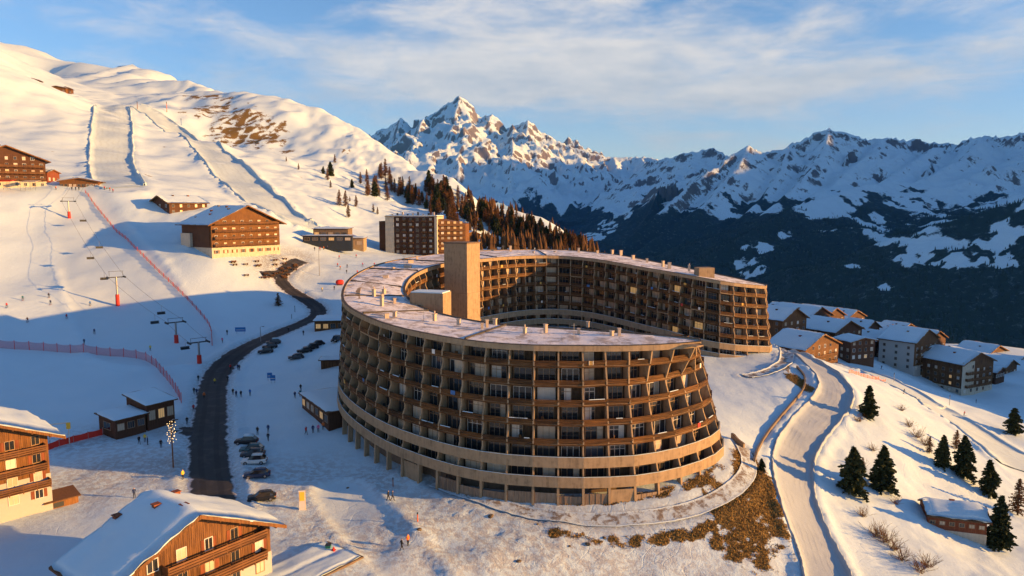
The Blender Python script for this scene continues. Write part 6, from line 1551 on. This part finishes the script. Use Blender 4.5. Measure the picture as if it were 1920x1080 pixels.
PEOPLE = [(728,939,'walk','black','walker in black on the left of the pair near the dark entrance',1.2),(736,939,'walk','navy','walker in navy on the right of the pair near the dark entrance',1.2),(753,1032,'walk','black','walker in black alone on the trodden path at the bottom',2.0),(765,1023,'stand','orange','person in orange beside the lone walker on the path',1.0),
 (252,934,'stand','navy','person in navy above the nearest chalet roof',.5),(343,899,'stand','yellow','person in yellow beside the lamp post shadow',1.0),(302,840,'stand','black','person in black left of the string light lamp',.3),(261,833,'walk','black','person in black in front of the low dark hut',.8),(272,829,'stand','yellow','person in yellow in front of the dark huts',.4),(277,834,'stand','navy','person in navy beside the yellow jacket at the huts',2),(363,772,'stand','red','person in red beside the taller dark hut',.3),(351,796,'stand','black','person in black at the corner of the taller hut',.3),
 (483,815,'stand','black','person in black behind the snowy roofed car',0),(503,827,'walk','black','nearer of two people in black beside the roadside cars',.2),(503,811,'stand','navy','farther of two people beside the roadside cars',0),(574,815,'walk','red','person in dark red outside the shop, leftmost',.9),(587,812,'stand','navy','person in navy outside the shop',.3),(597,811,'stand','pink','person in pink outside the shop',.2),(606,806,'stand','orange','person in orange at the shop door',.4),
 (437,741,'walk','black','left of three walkers beside the road',.6),(443,745,'walk','navy','middle of three walkers beside the road',.6),(452,745,'walk','black','right of three walkers beside the road',.6),(469,742,'stand','blue','person in blue right of the three walkers',0),(427,716,'stand','black','person in black on the right edge of the road',0),(403,721,'walk','yellow','person with yellow jacket on the asphalt road',0),(364,739,'walk','black','left of two walkers left of the road',.5),(369,741,'walk','navy','right of two walkers left of the road',.5),(383,748,'stand','orange','person in orange at the left edge of the road',.5),(372,715,'stand','black','person in black alone left of the road',.2),
 (432,694,'walk','red','person in red at the inner bend of the road',.4),(449,695,'stand','black','left of the couple at the inner bend of the road',0),(446,694,'stand','navy','right of the couple at the inner bend of the road',0),(553,747,'walk','navy','person in navy on the shaded plaza',.5),(563,744,'walk','teal','nearer of two people in the middle of the shaded plaza',.5),(564,733,'stand','black','farther of two people in the middle of the shaded plaza',.5),
 (426,628,'stand','black','person in black beyond the end of the red net',0),(417,643,'walk','pink','person in pink beyond the end of the red net',0),(569,629,'stand','black','person in black in front of the glazed kiosk',0),(541,623,'walk','black','walker on the road near the glazed kiosk',0),
 (43,563,'ski','teal','skier in teal high on the left of the shaded piste',.4),(92,558,'ski','black','upper of two skiers in line on the shaded piste',.4),(95,571,'ski','navy','lower of two skiers in line on the shaded piste',.4),(13,577,'ski','red','skier in red at the left edge of the piste',.4),(169,573,'ski','blue','skier in blue left of the tall pylon',.6),(52,604,'ski','orange','skier in orange on the lower left piste',.3),(125,598,'ski','red','skier in red in the middle of the shaded piste',.6),(177,626,'ski','navy','skier in navy above the pink net',.6),(158,646,'stand','navy','person in navy just above the pink net',.2),(282,658,'stand','yellow','person in yellow at the bend of the pink net',.3),
 (636,485,'ski','red','beginner in red, topmost on the nursery slope',.2),(668,483,'ski','red','beginner in red near the ski school wall',.2),(633,500,'ski','red','beginner in red on the left of the nursery slope',.2),(638,505,'ski','orange','beginner in orange on the left of the nursery slope',.2),(651,502,'ski','navy','beginner in navy in the middle of the nursery slope',.2),(680,499,'ski','pink','beginner in pink on the right of the nursery slope',.2),(702,499,'ski','red','beginner in red near the horseshoe roof edge',.2),(670,514,'stand','red','instructor in red in the shaded strip',.2),(650,513,'stand','black','person in black in the shaded strip',.2),(627,544,'stand','black','person in black left of the red inflatable',.2),(604,547,'stand','yellow','person in yellow beside the road bend',.2),
 (1807,779,'ski','red','skier in red on the lower piste right',.9),(1652,692,'ski','black','skier in black on the lower piste near the houses',.9),(1694,738,'ski','navy','skier at the edge of the shade on the lower piste',.9),(1830,756,'stand','black','person in black below the apartment block',.9),
 (105,356,'stand','orange','person in orange on the terrace of the left hotel',0),(135,357,'stand','black','left of a group on the terrace by the long restaurant',0),(142,357,'stand','navy','middle of a group on the terrace by the long restaurant',0),(148,357,'stand','black','right of a group on the terrace by the long restaurant',0),(196,356,'stand','red','person in red at the head of the red net',0),(206,358,'stand','orange','person in orange at the head of the red net',0),(212,361,'stand','red','person in red below the narrow groomed piste',0),
 (600,470,'stand','red','person in red on the terrace before the ski school',0),(607,469,'stand','orange','person in orange on the terrace before the ski school',0),(590,470,'stand','black','person in black on the terrace before the ski school',0),(614,468,'stand','navy','person in navy on the terrace before the ski school',0),(622,467,'stand','red','second person in red farther right before the ski school',0)]
for a in PEOPLE: person(*a[:5], rz=a[5]*(1 if a[2] != 'ski' else 1))

# ================================================================== SIGNS, LAMPS, POLES
p = G(567, 956); r = empty('sign_totem', p, R(12)); tag(r, 'tall yellow and white sign totem beside the nearest black car', 'sign')
m = MB(); m.box(-.48, .48, -.14, .14, -.1, 3.1); m.build('panel', M_frame_w, r); m = MB(); m.box(-.36, .36, -.17, -.141, 1.5, 2.9); m.build('yellow_face', M_yellow, r); m = MB(); m.box(.482, .50, -.12, .12, 0, 3.0); m.build('yellow_edge', M_yellow, r)
for px, py, lab in ((506,714,'left blue sign board on the shaded plaza'),(512,719,'right blue sign board on the shaded plaza'),(451,626,'blue sign board on posts above the road bend')):
    p = G(px, py); r = empty('sign_board', p, .1); tag(r, lab, 'sign'); w = 1.6 if px == 451 else .62
    for s in (-1, 1): m = MB(); m.tube([(s*w*.7, 0, 0), (s*w*.7, 0, 1.9)], .05, 5); m.build('post', M_metal, r)
    m = MB(); m.box(-w, w, -.05, -.0, .75, 2.1); m.build('board', M_blue, r); m = MB(); m.box(-w*.8, w*.8, -.06, -.051, 1.2, 1.35); m.build('white_stripe', M_frame_w, r)
def lamp(px, py, h, label, strung=False):
    p = G(px, py); r = empty('lamp_post', p); tag(r, label, 'lamp post'); m = MB(); m.tube([(0,0,-.2), (0,0,h)], [.13, .09], 8); m.build('post', M_honey if strung else M_metal, r)
    m = MB(); m.tube([(0,0,h), (.5,0,h+.3), (.9,0,h+.25)], .05, 5); m.build('arm', M_metal, r); m = MB(); m.box(.7, 1.2, -.15, .15, h+.12, h+.26); m.build('lamp_head', M_dark, r)
    if strung:
        bulb = MB()
        for i in range(1): bulb.tube([(0,0,0), (0,0,.10)], [.055, .03], 6)
        me = bulb.mesh('bulb', M_bulb)
        for i in range(42):
            a = i*2.4; z = h-.2-i*.09; rr = .18+.55*abs(math.sin(i*.55)); link('bulb', me, r, (math.cos(a)*rr, math.sin(a)*rr, z))
        m = MB(); m.tube([(math.cos(i*1.2)*(.18+.45*abs(math.sin(i*.275))), math.sin(i*1.2)*(.18+.45*abs(math.sin(i*.275))), h-.1-i*.046) for i in range(84)], .018, 3); m.build('light_string', M_dark, r)
tb_ = NT('warm_bulb'); tb_.set(col=(.9, .7, .4), emit=(1, .62, .25), emits=1.4); M_bulb = tb_.m
lamp(325, 876, 8.3, 'lamp post wound with warm string lights beside the dark huts', True)
lamp(599, 517, 11.0, 'tall thin mast on the nursery slope beside the road')
lamp(489, 641, 4.5, 'short lamp post at the inner edge of the road bend')
for px, py, h, mt, lab in ((543,912-0,0,M_honey,''),(737,912,1.5,M_redwood,'short brown post at the edge of the plaza below the facade'),(783,978,1.4,M_orange,'orange marker pole on the snow bank'),(553,585,2.2,M_dark,'dark post above the road near the lone bare tree'),(547,598,1.6,M_dark,'small dark post beside the road'),(1676,716,3.2,M_metal,'thin pole on the lower piste below the white walled house'),(1780,760,3.6,M_metal,'thin pole beside the shaded edge of the lower piste'),(340,235,6,M_blue,'blue marker post beside the upper right piste'),(313,210,9,M_orange,'orange pole on the bare hill shoulder'),(258,208,8,M_redwood,'thin pole at the top of the right piste'),(838,907,1.6,M_redwood,'brown barrier post by the dark entrance')):
    if h == 0: continue
    p = G(px, py); o = empty('marker_pole', p); tag(o, lab, 'pole'); m = MB(); m.tube([(0,0,-.2), (0,0,h*.8)], .09 if h < 5 else .25, 6); m.build('shaft', mt, o); m = MB(); m.tube([(0,0,h*.8), (0,0,h)], .11 if h < 5 else .3, 6); m.build('tip', M_dark, o)
# start gate, red inflatable, bins
p = G(112, 835); r = empty('start_gate', p, R(25)); tag(r, 'white tubular frame gate behind the red banner barrier', 'gate')
for s in (-1, 1): m = MB(); m.tube([(s*1.6,0,-.2), (s*1.6,0,4.2)], .09, 6); m.build('post', M_frame_w, r)
m = MB(); m.box(-1.7, 1.7, -.08, .08, 4.1, 4.3); m.build('crossbar', M_frame_w, r); m = MB(); m.box(1.25, 1.95, -.12, .12, 3.0, 4.2); m.build('yellow_flag', M_yellow, r)
p = G(637, 534); r = empty('inflatable', (p.x, p.y, p.z+.9), .3); tag(r, 'red inflatable bolster beside the horseshoe roof edge', 'inflatable'); m = MB(); m.smooth = True
m.tube([(-1.5,0,0), (-1.3,0,0), (-.5,0,.1), (.6,0,.1), (1.3,0,0), (1.5,0,0)], [.3, .75, 1.0, 1.0, .75, .3], 12); m.build('bolster', M_red, r)
m = MB(); m.box(-1.0, 1.0, -.6, .6, -1.1, -.7); m.build('stand', M_dark, r)
p = G(616, 1036); r = empty('waste_bin', p); tag(r, 'green waste bin at the corner of the snowed-over garage', 'bin'); M_green = plain('green_plastic', (.02, .16, .10), .5); m = MB(); m.hexa([(-.28,-.28,0),(.28,-.28,0),(.28,.28,0),(-.28,.28,0),(-.34,-.34,1.1),(.34,-.34,1.1),(.34,.34,1.1),(-.34,.34,1.1)]); m.build('tub', M_green, r); m = MB(); m.box(-.37,.37,-.37,.37,1.1,1.18); m.build('lid', M_dark, r)
p = G(626, 1040); r = empty('hydrant', p); tag(r, 'red hydrant beside the green waste bin', 'hydrant'); m = MB(); m.tube([(0,0,0),(0,0,.9),(0,0,1.1)], [.17,.17,.06], 8); m.build('barrel', M_red, r); m = MB(); m.tube([(-.3,0,.7),(.3,0,.7)], .09, 7); m.build('outlets', M_red, r)
# hotel sun terrace: rows of tables and benches on the trodden ground
p = Vector((-98.5, 277.5, 0)); deck_z = 0
tm = MB(); tm.box(-.9, .9, -.4, .4, .68, .75); TT = tm.mesh('table_top', M_honey); bm2 = MB(); bm2.box(-.9, .9, -.15, .15, .38, .44); BT = bm2.mesh('bench', M_honey); lm = MB(); lm.box(-.06, .06, -.3, .3, 0, .68); LT = lm.mesh('leg', M_brown)
c38, s38 = math.cos(R(53.7)), math.sin(R(53.7)); k = 0
for i in range(9):
    for j in range(3):
        x, y = trn.uniform(-14, 15), trn.uniform(-11, 1)
        o = empty('picnic_table', (p.x+c38*x-s38*y, p.y+s38*x+c38*y, H(p.x+c38*x-s38*y, p.y+s38*x+c38*y)+.05), R(53.7)+trn.uniform(-.2,.2)); tag(o, 'wooden picnic table on the snowy terrace of the big hotel', 'table', 'picnic tables on the hotel terrace')
        link('table_top', TT, o); link('bench', BT, o, (0,-.75,0)); link('bench', BT, o, (0,.75,0)); link('leg', LT, o, (-.7,0,0)); link('leg', LT, o, (.7,0,0))
# stone retaining wall below the ring road, and the low kerb wall of the ring
M_stone = plain('retaining_stone', (.20, .155, .11), .9, var=.4, scale=2.5, bump=.6)
def wall_path(path, h, th, name, label, mat, cap, n3=2, base=1.2):
    pl = [tuple(G(*q))[:2] for q in path]; q = smooth_path(pl, n3); r = empty(name, (q[0,0], q[0,1], 0)); tag(r, label, 'wall')
    tg = np.gradient(q, axis=0); tg /= np.linalg.norm(tg, axis=1)[:,None]; nr = np.c_[-tg[:,1], tg[:,0]]; z = bil(q[:,0], q[:,1])
    for i in range(len(q)-1):
        m = MB(); A = [Vector((q[j,0]+s*nr[j,0]*th/2-q[0,0], q[j,1]+s*nr[j,1]*th/2-q[0,1], z[j])) for j, s in ((i,-1),(i+1,-1),(i+1,1),(i,1))]
        m.hexa([a-Vector((0,0,base)) for a in A]+[a+Vector((0,0,h)) for a in A]); m.build('wall_section', mat, r)
        m = MB(); e = Vector((0,0,h)); m.hexa([a+e for a in A]+[a+e+Vector((0,0,.14)) for a in A]); m.build('coping_snow' if cap is M_snow_roof else 'coping', cap, r)
wall_path([(1414,868),(1424,838),(1440,812),(1462,785),(1482,762),(1500,742),(1510,724),(1508,704),(1494,690)], .5, .34, 'retaining_wall', 'curving stone retaining wall between the ring road and the snow road', M_stone, M_stone)
wall_path([(1395,842),(1382,832),(1372,822)], .9, .4, 'kerb_wall', 'short low concrete wall at the near end of the horseshoe', M_conc, M_conc_d)

# ================================================================== HAZE
hm = MB(); hm.box(-6500, 16500, -2500, 13500, -900, 2300); ho = hm.build('haze', [])
ht = bpy.data.materials.new('alpine_haze'); ht.use_nodes = True; hn = ht.node_tree; hn.nodes.clear()
ov = hn.nodes.new('ShaderNodeOutputMaterial'); pv = hn.nodes.new('ShaderNodeVolumePrincipled'); hn.links.new(pv.outputs[0], ov.inputs['Volume'])
pv.inputs['Color'].default_value = (.06, .34, 1.0, 1); pv.inputs['Density'].default_value = 2.1e-5; pv.inputs['Anisotropy'].default_value = 0.0
ho.data.materials.append(ht); stuff(ho, 'thin blue haze over the valley', 'haze')
